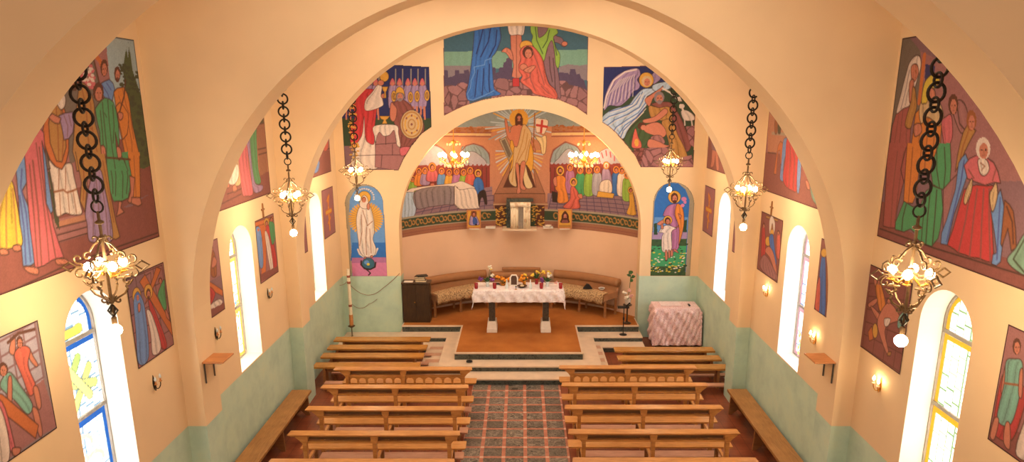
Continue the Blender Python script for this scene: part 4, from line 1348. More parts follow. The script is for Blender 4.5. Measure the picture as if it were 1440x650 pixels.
        me.polygons.add(len(F)); me.polygons.foreach_set('loop_start', np.arange(0, F.size, 4, dtype=np.int32))
        me.polygons.foreach_set('loop_total', np.full(len(F), 4, dtype=np.int32))
        me.update(calc_edges=True)
        at = me.color_attributes.new('paint', 'FLOAT_COLOR', 'POINT')
        at.data.foreach_set('color', np.concatenate([C, np.ones((len(C), 1))], 1).astype(np.float32).ravel())
        me.materials.append(mat)
        o = bpy.data.objects.new(name, me); COL.objects.link(o)
        if parent is not None: o.parent = parent
        elif label: tag(o, label, cat, group)
        return o


def paint_mat(name, emission=0.0):
    m, nt, b = node_mat(name)
    a = nt.nodes.new('ShaderNodeAttribute'); a.attribute_name = 'paint'
    nt.links.new(a.outputs['Color'], b.inputs['Base Color'])
    b.inputs['Roughness'].default_value = 0.7; b.inputs['Specular IOR Level'].default_value = 0.2
    if emission:
        nt.links.new(a.outputs['Color'], b.inputs['Emission Color']); b.inputs['Emission Strength'].default_value = emission
    return m


PAINT = paint_mat('wall_paint'); GLASS = paint_mat('stained_glass', PANE_STRENGTH)
YW = YB - 0.006

# --- chancel wall, top: figures at the foot of a cross
m = Mural(('Y', YW), -1.95, 1.75, 5.05, 7.45, 0.012, 'teal', 2)
m.draw('''
@ 0 0 1
K 623,20 828,20 826,162 810,150.5 787,141 757,135.5 733,134 710,135.5 680,140.5 650,150 624,163
@ 620 30 4.817
p teal 10,-60 1010,-60 1010,700 10,700
p mint 10,205 554,200 1010,190 1010,300 10,330
p grey 10,300 200,300 200,440 10,440
p grey 800,310 860,290 940,300 1000,290 1000,400 800,400
p city 18,330 45,330 50,380 75,375 95,365 95,330 125,332 125,355 155,355 155,330 190,328 200,450 20,450
p city 350,310 370,315 370,350 390,345 395,315 420,310 425,280 440,275 445,250 480,245 490,420 360,420
p city 800,345 858,350 870,360 877,325 910,325 918,360 940,355 950,385 970,400 990,470 800,440
R rock 0.20 20,440 60,430 100,440 115,420 150,412 185,430 195,560 20,660
R rock 0.17 355,400 400,385 440,390 480,400 600,400 680,400 700,560 340,560
R rock 0.20 790,400 850,405 870,430 920,440 960,450 1000,480 1000,660 740,560 740,470
S blue 230,-60 300,-60 385,-60 402,60 408,110 395,160 370,215 345,250 350,330 355,400 365,460 405,495 300,515 215,540 180,530 170,490 185,430 200,330 215,200 225,80
L lblue 0.018 345,250 300,265 295,295 225,310 230,345 205,400 200,450 180,490 185,525 220,535
L lblue 0.018 225,532 300,500 360,470
L navy 0.025 290,30 270,120 240,220
L navy 0.025 340,30 320,140 270,240
L navy 0.025 380,60 370,160 330,240
L navy 0.022 250,330 240,420 230,510
L navy 0.022 290,320 285,420 280,500
L navy 0.022 330,290 325,400 330,480
p flesh 470,80 545,85 552,200 530,300 548,370 515,392 480,372 492,300 475,200
L k 0.012 470,80 475,200 492,300 480,372
L k 0.012 545,85 552,200 530,300 548,370
L k 0.012 512,95 512,380
S white 460,-60 560,-60 562,82 520,90 462,82
P red 485,385 532,385 532,442 485,442
S flesh 410,205 440,178 478,200 490,260 470,255 440,215
SF purple 660,-60 720,-60 765,80 815,110 832,132 850,165 828,172 800,150 765,150 775,250 795,350 806,440 812,520 780,505 770,460 735,420 708,340 695,260 705,240 720,170 660,120
SF lime 612,-60 650,-60 657,80 672,110 722,60 745,-60 782,45 792,80 762,110 782,180 807,230 797,315 777,290 770,205 752,130 722,180 697,270 672,230 617,150 622,100 607,60
L dgreen 0.02 640,40 650,130 690,220
L dgreen 0.02 735,60 720,130 690,180
L dgreen 0.02 765,120 785,230
L k 0.016 760,250 770,350 775,460
L k 0.016 735,240 740,330 755,410
E flesh 838,152 20,16
E gold 578,165 44,36
S coral 535,205 562,170 611,165 651,195 691,260 706,340 731,420 771,460 791,510 771,530 701,510 631,490 606,460 541,410 551,370 531,340 526,300 541,260
F 590,215 32,38 hair
L maroon 0.02 620,200 660,300 700,430
L maroon 0.02 600,330 610,400 640,470
L maroon 0.02 560,400 600,380 610,350
L maroon 0.02 680,440 730,490
E flesh 560,310 26,22
S flesh 560,330 620,300 640,310 600,350
''').mute(0.04, 'mute').border('maroon', 0.03).build('mural', PAINT, 'crucifixion mural above the apse arch, blue robe at left, orange kneeling figure', 'mural')

# --- chancel wall, left: priest and kneeling soldier
m = Mural(('Y', YW), -4.2, -2.05, 4.0, 6.7, 0.012, 'navy', 3)
t = '''
@ 0 0 1
K 479,86 604,94 607,178.5 592,189 578,207 567,225 560.5,239.8 485,238.5 480,157
@ 478 85 4.06
p navy 0,0 530,0 530,345 0,345
p dgreen 0,330 530,330 530,480 0,500
p purple 0,490 420,480 420,640 0,640
'''
for x in (45, 120, 165, 205, 300, 340, 388, 428, 470):
    t += 'L stone 0.02 %d,50 %d,150\n' % (x + 18, x + 18)
    t += 'S lav %d,150 %d,145 %d,260 %d,270\n' % (x - 20, x + 22, x + 24, x - 20)
    t += 'p flesh %d,262 %d,262 %d,338 %d,338\np flesh %d,262 %d,262 %d,338 %d,338\n' % (x - 14, x - 3, x - 4, x - 12, x + 5, x + 18, x + 20, x + 10)
    t += 'SF pink %d,140 %d,118 %d,100 %d,118 %d,140\ne flesh %d,134 9,12\n' % (x - 14, x - 12, x, x + 12, x + 14, x)
for x, y in ((308, 205), (403, 210), (441, 205), (497, 200)):
    t += 'E gold %d,%d 15,32\nE ochre %d,%d 7,18\n' % (x, y, x, y)
t += '''
S white 95,470 130,300 190,300 205,560 225,605 180,622 70,605 75,520
S crim 80,195 110,180 130,165 190,165 200,190 210,260 197,400 195,475 165,472 145,440 138,320 125,430 70,490 58,400 85,330 72,240
S white 145,230 185,180 215,140 240,150 235,195 245,230 240,262 150,288
E gold 253,92 26,30
E flesh 234,128 18,16
E flesh 250,203 16,14
P gold 240,150 275,150 268,172 262,180 264,215 252,215 254,180 246,172
e hair 110,160 26,26
e flesh 122,164 18,20
D gold 40 0.03 62,220 90,220 90,560 62,560
P mauve 205,400 325,380 345,500 372,540 335,630 200,610
L k 0.014 205,480 340,470
L k 0.014 205,540 365,540
L k 0.014 262,420 262,480
L k 0.014 300,480 300,540
L k 0.014 240,540 235,610
L k 0.014 70,545 205,540
S maroon 290,250 320,235 350,220 400,250 430,290 470,330 480,400 440,450 400,490 350,545 345,490 325,400 305,340
SF flesh 292,242 310,255 325,280 318,335 300,348 285,318
SF pink 345,500 400,495 390,530 350,545
S white 195,375 320,370 335,420 345,490 325,480 310,400 285,425 250,432 225,410 210,440 205,470 200,440
P gold 225,318 285,318 272,335 262,340 272,362 240,362 250,340 235,335
F 342,205 20,26 grey - b
SF gold 318,190 322,165 340,150 362,165 370,200 372,222 360,190 326,188 316,225 310,205
E sand 410,365 65,82
O ochre 0.035 410,365 54,70
O gold 0.03 410,365 38,50
O ochre 0.025 410,365 20,28
e maroon 410,365 6,7
e maroon 380,330 5,6
e maroon 440,330 5,6
e maroon 380,400 5,6
e maroon 440,400 5,6
e maroon 410,315 5,6
e maroon 410,415 5,6
'''
m.draw(t).mute(0.04, 'mute').border('k', 0.03).build('mural', PAINT, 'mural of a priest raising a disc before a kneeling soldier with round shield', 'mural')

# --- chancel wall, right: winged figure and old man
m = Mural(('Y', YW), 1.85, 4.2, 4.0, 6.7, 0.012, 'dgreen', 4)
t = '''
@ 0 0 1
K 847.4,94 980,90 978,160 975.5,235.4 901,236 893,219 880,203 866,187 856,178 845.6,171.5
@ 842 85 4.0625
p navy 0,0 600,0 600,130 420,130 330,120 250,200 150,220 0,290
p dgreen 0,290 150,220 260,180 420,100 600,200 600,420 300,420 180,500 0,420
S cypress 150,430 260,330 330,420 250,520 160,500
S lav 30,285 38,200 80,110 150,60 220,45 238,80 220,110 235,140 225,165 195,180 170,220 120,260 60,258
S lav 300,90 330,58 355,75 350,110 310,135
'''
for k in range(8):
    t += 'L white 0.011 %d,%d %d,%d %d,%d\n' % (40 + 22 * k, 262 - 8 * k, 60 + 20 * k, 190 - 13 * k, 120 + 12 * k, 110 - 4 * k)
    t += 'L navy 0.010 %d,%d %d,%d %d,%d\n' % (50 + 22 * k, 264 - 8 * k, 70 + 20 * k, 192 - 13 * k, 126 + 12 * k, 114 - 4 * k)
t += '''
L white 0.03 30,270 45,200 85,115 150,66 215,52
S iceblue 250,165 300,160 345,160 300,192 272,212 275,252 232,312 200,352 165,402 140,448 108,422 90,408 16,358 24,320 60,290 110,270 165,260 208,205
'''
for a in ('250,180 215,250 150,290 60,320 25,345', '265,200 230,270 160,310 90,340 50,370', '270,240 225,300 160,340 100,380 85,405', '262,270 210,330 150,370 115,420', '235,190 190,250 120,275 60,292', '250,290 190,350 140,400 125,440'):
    t += 'L navy2 0.018 %s\n' % a
    t += 'L white 0.013 %s\n' % ' '.join('%g,%g' % (float(q.split(',')[0]) + 7, float(q.split(',')[1]) + 6) for q in a.split())
t += '''
S iceblue 310,140 400,120 420,140 400,165 320,175
E gold 272,112 42,44
F 274,122 24,28 sand
S maroon 300,250 400,238 440,280 480,350 520,450 528,492 500,522 440,472 420,362 405,302
S ochre 285,262 320,265 345,270 400,265 420,300 405,352 350,342 300,330
S ochre 360,350 420,340 450,420 490,500 505,570 410,562 400,472 385,420
SF flesh 263,225 300,195 350,160 366,145 362,168 312,215 300,242 286,262
L white 0.035 365,160 410,185 462,232
P white 440,212 465,205 478,236 452,232
F 345,215 25,30 grey - b
SF flesh 375,275 392,300 330,348 266,358 254,340 320,320
SF flesh 255,380 300,358 340,355 372,380 386,420 360,442 320,430 268,410
e hair 246,375 24,22
e flesh 256,384 15,15
S mauve 296,440 350,428 378,470 330,490
SF flesh 288,450 340,462 380,482 405,490 330,508 280,492
R mauve 0.22 240,540 262,500 410,498 412,570 530,540 545,612 245,614
R maroon 0.14 200,500 262,500 240,600 200,560
SF coral 210,388 226,440 242,470 240,500 190,496 194,440
e gold 216,470 12,22
S white 470,290 500,285 540,310 546,340 500,345 480,330
e white 474,262 16,14
L white 0.025 490,330 492,370
L white 0.025 530,340 534,372
L white 0.04 474,266 488,300
R mauve 0.14 498,378 548,372 548,500 522,480
'''
m.draw(t).mute(0.04, 'mute').border('maroon', 0.03).build('mural', PAINT, 'mural of a winged figure stopping an old man beside a bound youth', 'mural')

# --- round topped niche paintings
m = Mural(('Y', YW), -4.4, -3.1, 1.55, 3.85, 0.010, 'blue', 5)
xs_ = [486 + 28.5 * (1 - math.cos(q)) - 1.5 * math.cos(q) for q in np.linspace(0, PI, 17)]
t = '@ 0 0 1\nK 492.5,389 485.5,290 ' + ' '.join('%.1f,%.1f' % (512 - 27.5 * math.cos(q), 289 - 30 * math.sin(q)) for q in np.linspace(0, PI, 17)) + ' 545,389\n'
t += '''
@ 480 255 4.64
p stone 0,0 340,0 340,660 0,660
p lblue 72,640 64,430 52,180 55,120 80,70 120,35 170,30 220,45 260,90 285,160 320,660
p blue 72,400 300,400 320,520 60,520
p pinkbg 68,515 320,510 320,660 76,660
p violet 68,500 320,495 320,530 68,535
'''
for k in range(36):
    q = 2 * PI * k / 36
    t += 'L gold 0.045 160,245 %.0f,%.0f\n' % (160 + 108 * math.cos(q), 245 + 104 * math.sin(q))
t += 'e gold 160,245 88,86\n'
for k in range(36):
    q = 2 * PI * k / 36 + 0.09
    t += 'L ochre 0.018 %.0f,%.0f %.0f,%.0f\n' % (160 + 55 * math.cos(q), 245 + 52 * math.sin(q), 160 + 98 * math.cos(q), 245 + 95 * math.sin(q))
for k in range(15):
    q = PI * 0.95 + PI * 1.1 * k / 14
    t += 'e white %.0f,%.0f 6,5\n' % (150 + 62 * math.cos(q), 108 + 60 * math.sin(q))
t += '''
E gold 150,108 42,44
L white 0.04 108,445 120,475 145,492 190,492 220,475 236,440
S white 112,180 140,155 180,155 200,200 212,260 215,330 206,380 226,440 210,488 150,492 118,450 112,400 104,340 98,250
SF white 126,120 147,92 170,110 178,170 146,180 120,160
F 147,122 13,18 brown
L brown 0.016 140,190 170,290 205,260
L brown 0.016 130,220 135,330 120,420
L brown 0.016 165,300 160,400 165,480
L brown 0.016 185,310 190,400 195,470
E flesh 176,165 10,22
E flesh 156,503 9,8
E flesh 198,492 9,8
E teal 176,540 42,40
e lblue 165,530 16,14
e yellow 176,542 10,9
L k 0.035 130,520 128,545 150,570 190,575 220,560 224,530
L k 0.03 150,565 180,590 190,600 178,612
'''
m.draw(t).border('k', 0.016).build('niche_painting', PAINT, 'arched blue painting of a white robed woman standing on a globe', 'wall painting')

m = Mural(('Y', YW), 2.95, 4.25, 1.55, 3.9, 0.010, 'blue', 6)
t = '@ 0 0 1\nK 914,388 918.5,288 ' + ' '.join('%.1f,%.1f' % (947.5 - 29 * math.cos(q), 287 - 31 * math.sin(q)) for q in np.linspace(0, PI, 17)) + ' 970.5,388\n'
t += '''
@ 905 250 4.4875
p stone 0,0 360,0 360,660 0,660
p blue 0,660 60,330 70,150 90,90 130,45 175,32 220,36 265,75 290,140 262,660
p lblue 70,250 280,250 276,350 60,350
p lav 55,345 276,345 270,400 50,400
p dgreen 66,290 84,285 88,360 64,360
p dgreen 254,270 274,265 272,345 250,345
p cypress 48,390 272,385 262,660 30,660
p green 48,430 270,430 264,560 40,560
D dgreen 40 0.03 45,400 268,400 262,610 40,610
D white 34 0.02 45,470 268,470 262,600 40,600
D yellow 40 0.02 45,450 268,450 262,600 40,600
E gold 195,122 40,40
S violet 150,182 200,165 228,182 236,300 222,440 180,462 178,340 140,252 124,235
S orange 212,165 246,190 256,260 251,320 231,400 221,422 224,320 198,230
F 195,130 20,28 hair - b
SF flesh 85,290 130,262 140,275 110,300
SF flesh 218,225 240,240 230,262
e pinkbg 255,135 16,14
e pinkbg 246,175 12,11
e pinkbg 262,155 10,10
E gold 153,268 28,28
S white 118,312 150,300 186,310 206,320 176,346 176,456 120,466 115,380 126,350 98,345
F 152,275 16,20 hair
SF flesh 110,300 120,290 126,320 112,322
SF flesh 196,318 222,300 218,312
SF flesh 136,462 148,462 152,510 138,520
SF flesh 156,460 166,460 168,500 158,506
SF flesh 186,455 202,452 222,475 205,470
SF flesh 172,458 184,458 186,490 172,496
'''
m.draw(t).border('k', 0.016).build('niche_painting', PAINT, 'arched painting of a man in a brown cloak with a child in a meadow', 'wall painting')

# --- apse: curved mural with three groups
RA = APR - 0.008
m = Mural(('A', RA), -A0 * RA + 0.01, A0 * RA - 0.01, 2.40, 5.62, 0.012, 'tan', 7)
t = '''
@ 0 0 1
p sky 540,130 930,130 930,182 540,182
p dtan 540,180 692,180 692,187 540,187
p dtan 776,178 930,178 930,186 776,186
p sand 540,187.5 690,187.5 690,191 540,191
p sand 776,186.5 930,186.5 930,190.5 776,190.5
L maroon 0.03 540,192.5 690,192.3
L maroon 0.03 776,192 930,192
L maroon 0.03 540,187 690,187
L maroon 0.03 776,186 930,186
D brown 70 0.025 560,181 690,181 690,186 560,186
D brown 70 0.025 776,179 900,179 900,185 776,185
S sky 649,290 648,215 655,206 666,203 678,207 687,217 690,240 690,290
SF cloud 652,226 660,214 670,215 684,228 680,236
L maroon 0.03 647,240 648,214 655,205 666,202 679,206 688,216 691,240
SF cloud 560,290 585,225 600,207 612,205 624,212 632,230 632,290
L maroon 0.03 600,206 612,203 625,211 633,228
S sky 775,290 774,228 779,212 795,201 811,207 821,224 822,290
SF cloud 780,232 786,222 797,210 806,212 815,226 812,234
L maroon 0.035 773,250 773,227 778,211 795,199.5 812,206 822,224 823,250
SF cloud 838,290 840,225 850,210 864,212 880,240 890,290
L red 0.03 846,215 848,222
L red 0.03 852,212 853,219
L red 0.03 858,214 859,221
L red 0.03 842,222 844,228
L red 0.03 864,220 864,226
p curtain 560,234 690,231 690,272 560,280
p curtain 772,230 872,230 890,280 772,280
'''
for x in range(600, 690, 6):
    t += 'e cloud %d,%.1f 2.2,1.6\nL hair 0.02 %d,236 %d,270\n' % (x + 2, 231.5, x, x)
for x in range(774, 862, 6):
    t += 'e cloud %d,%.1f 2.2,1.6\nL hair 0.02 %d,236 %d,270\n' % (x + 2, 229.5, x, x)
t += '''
p tan 689,200 700,200 700,290 689,290
p tan 766,200 773,200 773,290 766,290
p tile 540,300 560,290 600,283 640,272 694,262 694,304 640,309 600,313 540,330
p tile 770,272 830,268 895,272 910,330 860,308 770,300
G city 0.018 9 5 590,288 694,268 694,302 572,318
G city 0.018 12 6 776,274 892,276 906,318 770,300
'''
# left group at the table
for x, y, c, r in ((580.5, 252, 'lime', 3.4), (589, 241.5, 'orange', 3.6), (597.6, 240.5, 'lav', 3.6), (607.8, 235.5, 'pink', 4.6), (621, 241, 'lblue', 3.6), (631.6, 243, 'gold', 3.6), (642, 241.5, 'violet', 3.6), (652, 243, 'lime', 3.6), (661.2, 240.5, 'coral', 3.9)):
    h = 15
    t += 'S %s %.1f,%.1f %.1f,%.1f %.1f,%.1f %.1f,%.1f %.1f,%.1f %.1f,%.1f\n' % (c, x - r * .8, y + 3, x + r * .8, y + 3, x + r * 1.6, y + 8, x + r * 1.7, y + h + 4, x - r * 1.7, y + h + 4, x - r * 1.6, y + 8)
    t += 'F %.1f,%.1f %.1f,%.1f hair orange\n' % (x, y, r * 0.62, r * 0.82)
t += '''
F 672.3,244 2.6,3.4 hair gold
S blue 667,253 672,249 678,253 680.5,262 679,270 671,273 666,264
S black 673,272 682,268 685,286 682,287 679,278 676,280 674,290 671,290
SF white 568,274 576,266 585,264 602,261.5 636,258 647,255 655,257 668,265 646,267 638,262.5 586,268 583,271
S iceblue 564,275 583,271 585,280 583,303 566,308
S grey 585,268.5 638,262.5 639,286 627,288 604,291 586,293
S white 639,262 647,267 668,266 673,289 673,293 647,294 641,290 639,286
L k 0.016 583,271 585,292
L k 0.016 639,262 639,287 646,294
e flesh 608,260 2.6,2
'''
# right group
for x, y, c in ((801.5, 236, 'violet'), (816, 240, 'green'), (828, 240, 'lime'), (839.5, 239, 'cloud'), (866.5, 239, 'blue'), (874.5, 240, 'white'), (882, 247, 'lime')):
    t += 'S %s %.1f,%.1f %.1f,%.1f %.1f,%.1f %.1f,%.1f %.1f,%.1f %.1f,%.1f\n' % (c, x - 4, y + 4, x + 4, y + 4, x + 6.5, y + 12, x + 6, y + 34, x - 6, y + 34, x - 6.5, y + 12)
    t += 'F %.1f,%.1f 2.4,3.1 hair orange\n' % (x, y)
t += '''
S lav 847,240 852,235 858,242 861,258 859,270 844,270 846,254
S white 845,256 858,254 860,271 844,271
F 852.5,233 2.4,3.2 white orange
P gold 841,269 864,272.5 862,279 839,277
P black 776,269 784,271 784,285 777,284
S orange 781.5,249.5 789,246.5 795.5,251 795,261 799,278 797.5,284.5 784.5,285 784.5,271 781,265
F 787.8,240.5 3,4 hair gold b
SF flesh 778,252 782,249 783,262 779,260
S coral 805,261 811,267 815,275 818,279 814,282 815,293 792,292 801,281 802,267
F 806.5,256.5 2.8,3.6 hair gold
SF flesh 812,274 818,273 819,279 815,279
S gold 885,273 890,271 893,292 894,302.5 881.5,300.5 885,288
F 887,268 2.2,3 hair gold
'''
# centre: risen figure
t += '@ 680 150 5\np tan 60,215 440,215 440,620 60,620\n'
for k in range(54):
    q = 2 * PI * k / 54
    r0, r1 = 75, 150 + 36 * ((k * 7) % 3)
    if 0.25 * PI < q < 0.75 * PI: continue
    c = ('iceblue', 'gold', 'sky')[k % 3] if k % 2 else 'iceblue'
    t += 'L %s 0.03 %.0f,%.0f %.0f,%.0f\n' % (c, 246 + r0 * math.cos(q), 130 + r0 * math.sin(q), 246 + r1 * 1.05 * math.cos(q), 130 + r1 * math.sin(q))
for k in range(26):
    q = -0.2 + (PI + 0.4) * k / 25
    t += 'L %s 0.03 %.0f,%.0f %.0f,%.0f\n' % (('gold', 'iceblue', 'sand')[k % 3], 250 + 80 * math.cos(q), 330 + 80 * math.sin(q), 250 + 165 * math.cos(q), 350 + 190 * math.sin(q))
t += '''
SF gold 200,140 250,110 300,130 340,250 350,400 320,470 200,480 180,380 190,230
P dtan 80,612 200,375 180,475 140,568 370,568 350,440 362,440 430,612
p hair 140,566 190,450 210,410 305,410 330,450 366,566
P stone 110,235 155,213 205,330 178,382
p dgrey 125,240 150,228 195,332 178,365
P dtan 75,614 432,614 432,690 75,690
O gold 0.05 248,85 60,60
e gold 248,85 54,54
L orange 0.02 248,25 248,60
SF flesh 195,145 230,128 280,128 322,165 340,230 366,312 350,306 325,240 300,290 225,290 205,240 184,236 163,200 148,100 163,92 184,182
SF sand 275,133 310,145 338,200 322,290 300,392 232,412 226,500 232,562 190,542 178,490 205,420 215,290 240,275
SF cream 290,390 312,480 345,562 300,572 280,500
L ochre 0.02 290,160 270,260 225,400
L ochre 0.02 310,190 295,290 240,390
L ochre 0.02 325,230 300,330 290,390
L ochre 0.02 215,420 205,490 200,530
SF flesh 224,412 248,412 256,560 262,602 234,608 240,540
SF flesh 262,402 296,396 276,530 298,576 280,588 256,556
L k 0.014 250,415 256,540
F 248,88 22,34 hair - b
L hair 0.07 230,85 232,125
L hair 0.07 268,85 266,125
L brown 0.03 360,45 350,290
SF white 366,90 400,84 455,102 428,190 395,182 370,176
L red 0.06 412,100 404,180
L red 0.06 375,130 445,142
S cream 358,208 400,215 440,208 436,320 410,330 396,262
@ 0 0 1
p dtan 694,284 770,284 770,292 694,292
p hair 696,289 713,289 713,318 696,318
p hair 747,289 766,289 766,318 747,318
p dgreen 711,286 753,286 753,324 711,324
L sand 0.02 694,287.5 770,287.5
D gold 60 0.022 697,290 712,290 712,317 697,317
D gold 60 0.022 748,290 765,290 765,317 748,317
'''
m.draw(t)
# ornamental border along the foot, at one height all round
S, T = m.S, m.T
def band(z0, z1, c):
    k = (T >= z0) & (T < z1) & (np.abs(S) > 0.64)
    m.C[k] = np.array(rgb(*PAL[c]))
band(2.30, 2.62, 'dtan'); band(2.50, 2.52, 'maroon'); band(2.61, 2.90, 'dgreen'); band(2.86, 2.91, 'stone'); band(2.60, 2.625, 'stone')
for k_ in range(-14, 15):
    sx = k_ * 0.235
    if abs(sx) < 0.75: continue
    for a_ in ((0, 0.075), (0.11, 0.05)):
        ths = np.linspace(0.3, 5.4, 14) + (PI if k_ % 2 else 0)
        Q = np.stack([sx + a_[0] + a_[1] * (1 - 0.08 * np.arange(14) / 2) * np.cos(ths), 2.745 + a_[1] * np.sin(ths)], 1)
        m.stroke(Q, 'ochre', 0.03)
m.mute(0.05, 'mute')
zz = 2.42
k = (T < zz); m.keep &= ~k
m.build('apse_mural', PAINT, 'curved apse mural with supper table, risen figure and seated woman with disciples', 'mural')

# icons on the apse ledges
for (root, x, y, w_, h_), which in zip(ICONS, (0, 1)):
    loc = root.location
    m = Mural(('Y', y), x - w_ / 2 + 0.03, x + w_ / 2 - 0.03, 2.472 + 0.03, 2.472 + h_ - 0.03, 0.008, 'ochre', 9 + which)
    if which == 0:
        m.draw('''
@ 650 280 8.47
p gold 60,120 220,120 220,330 60,330
S lav 100,200 130,185 165,200 200,270 195,310 90,310 85,260
s_ navy2 130,220 170,230 180,290 130,300
F 138,178 18,24 hair brown
e k 165,305 12,10
''')
    else:
        m.draw('''
@ 650 280 8.47
p gold 1150,110 1310,110 1310,310 1150,310
s_ hair 1185,190 1225,142 1265,190 1268,230 1275,282 1172,282 1182,230
s_ maroon 1200,250 1250,250 1262,284 1188,284
F 1224,205 26,40 hair - b
''')
    m.build('picture', PAINT, parent=root, offset=tuple(loc))

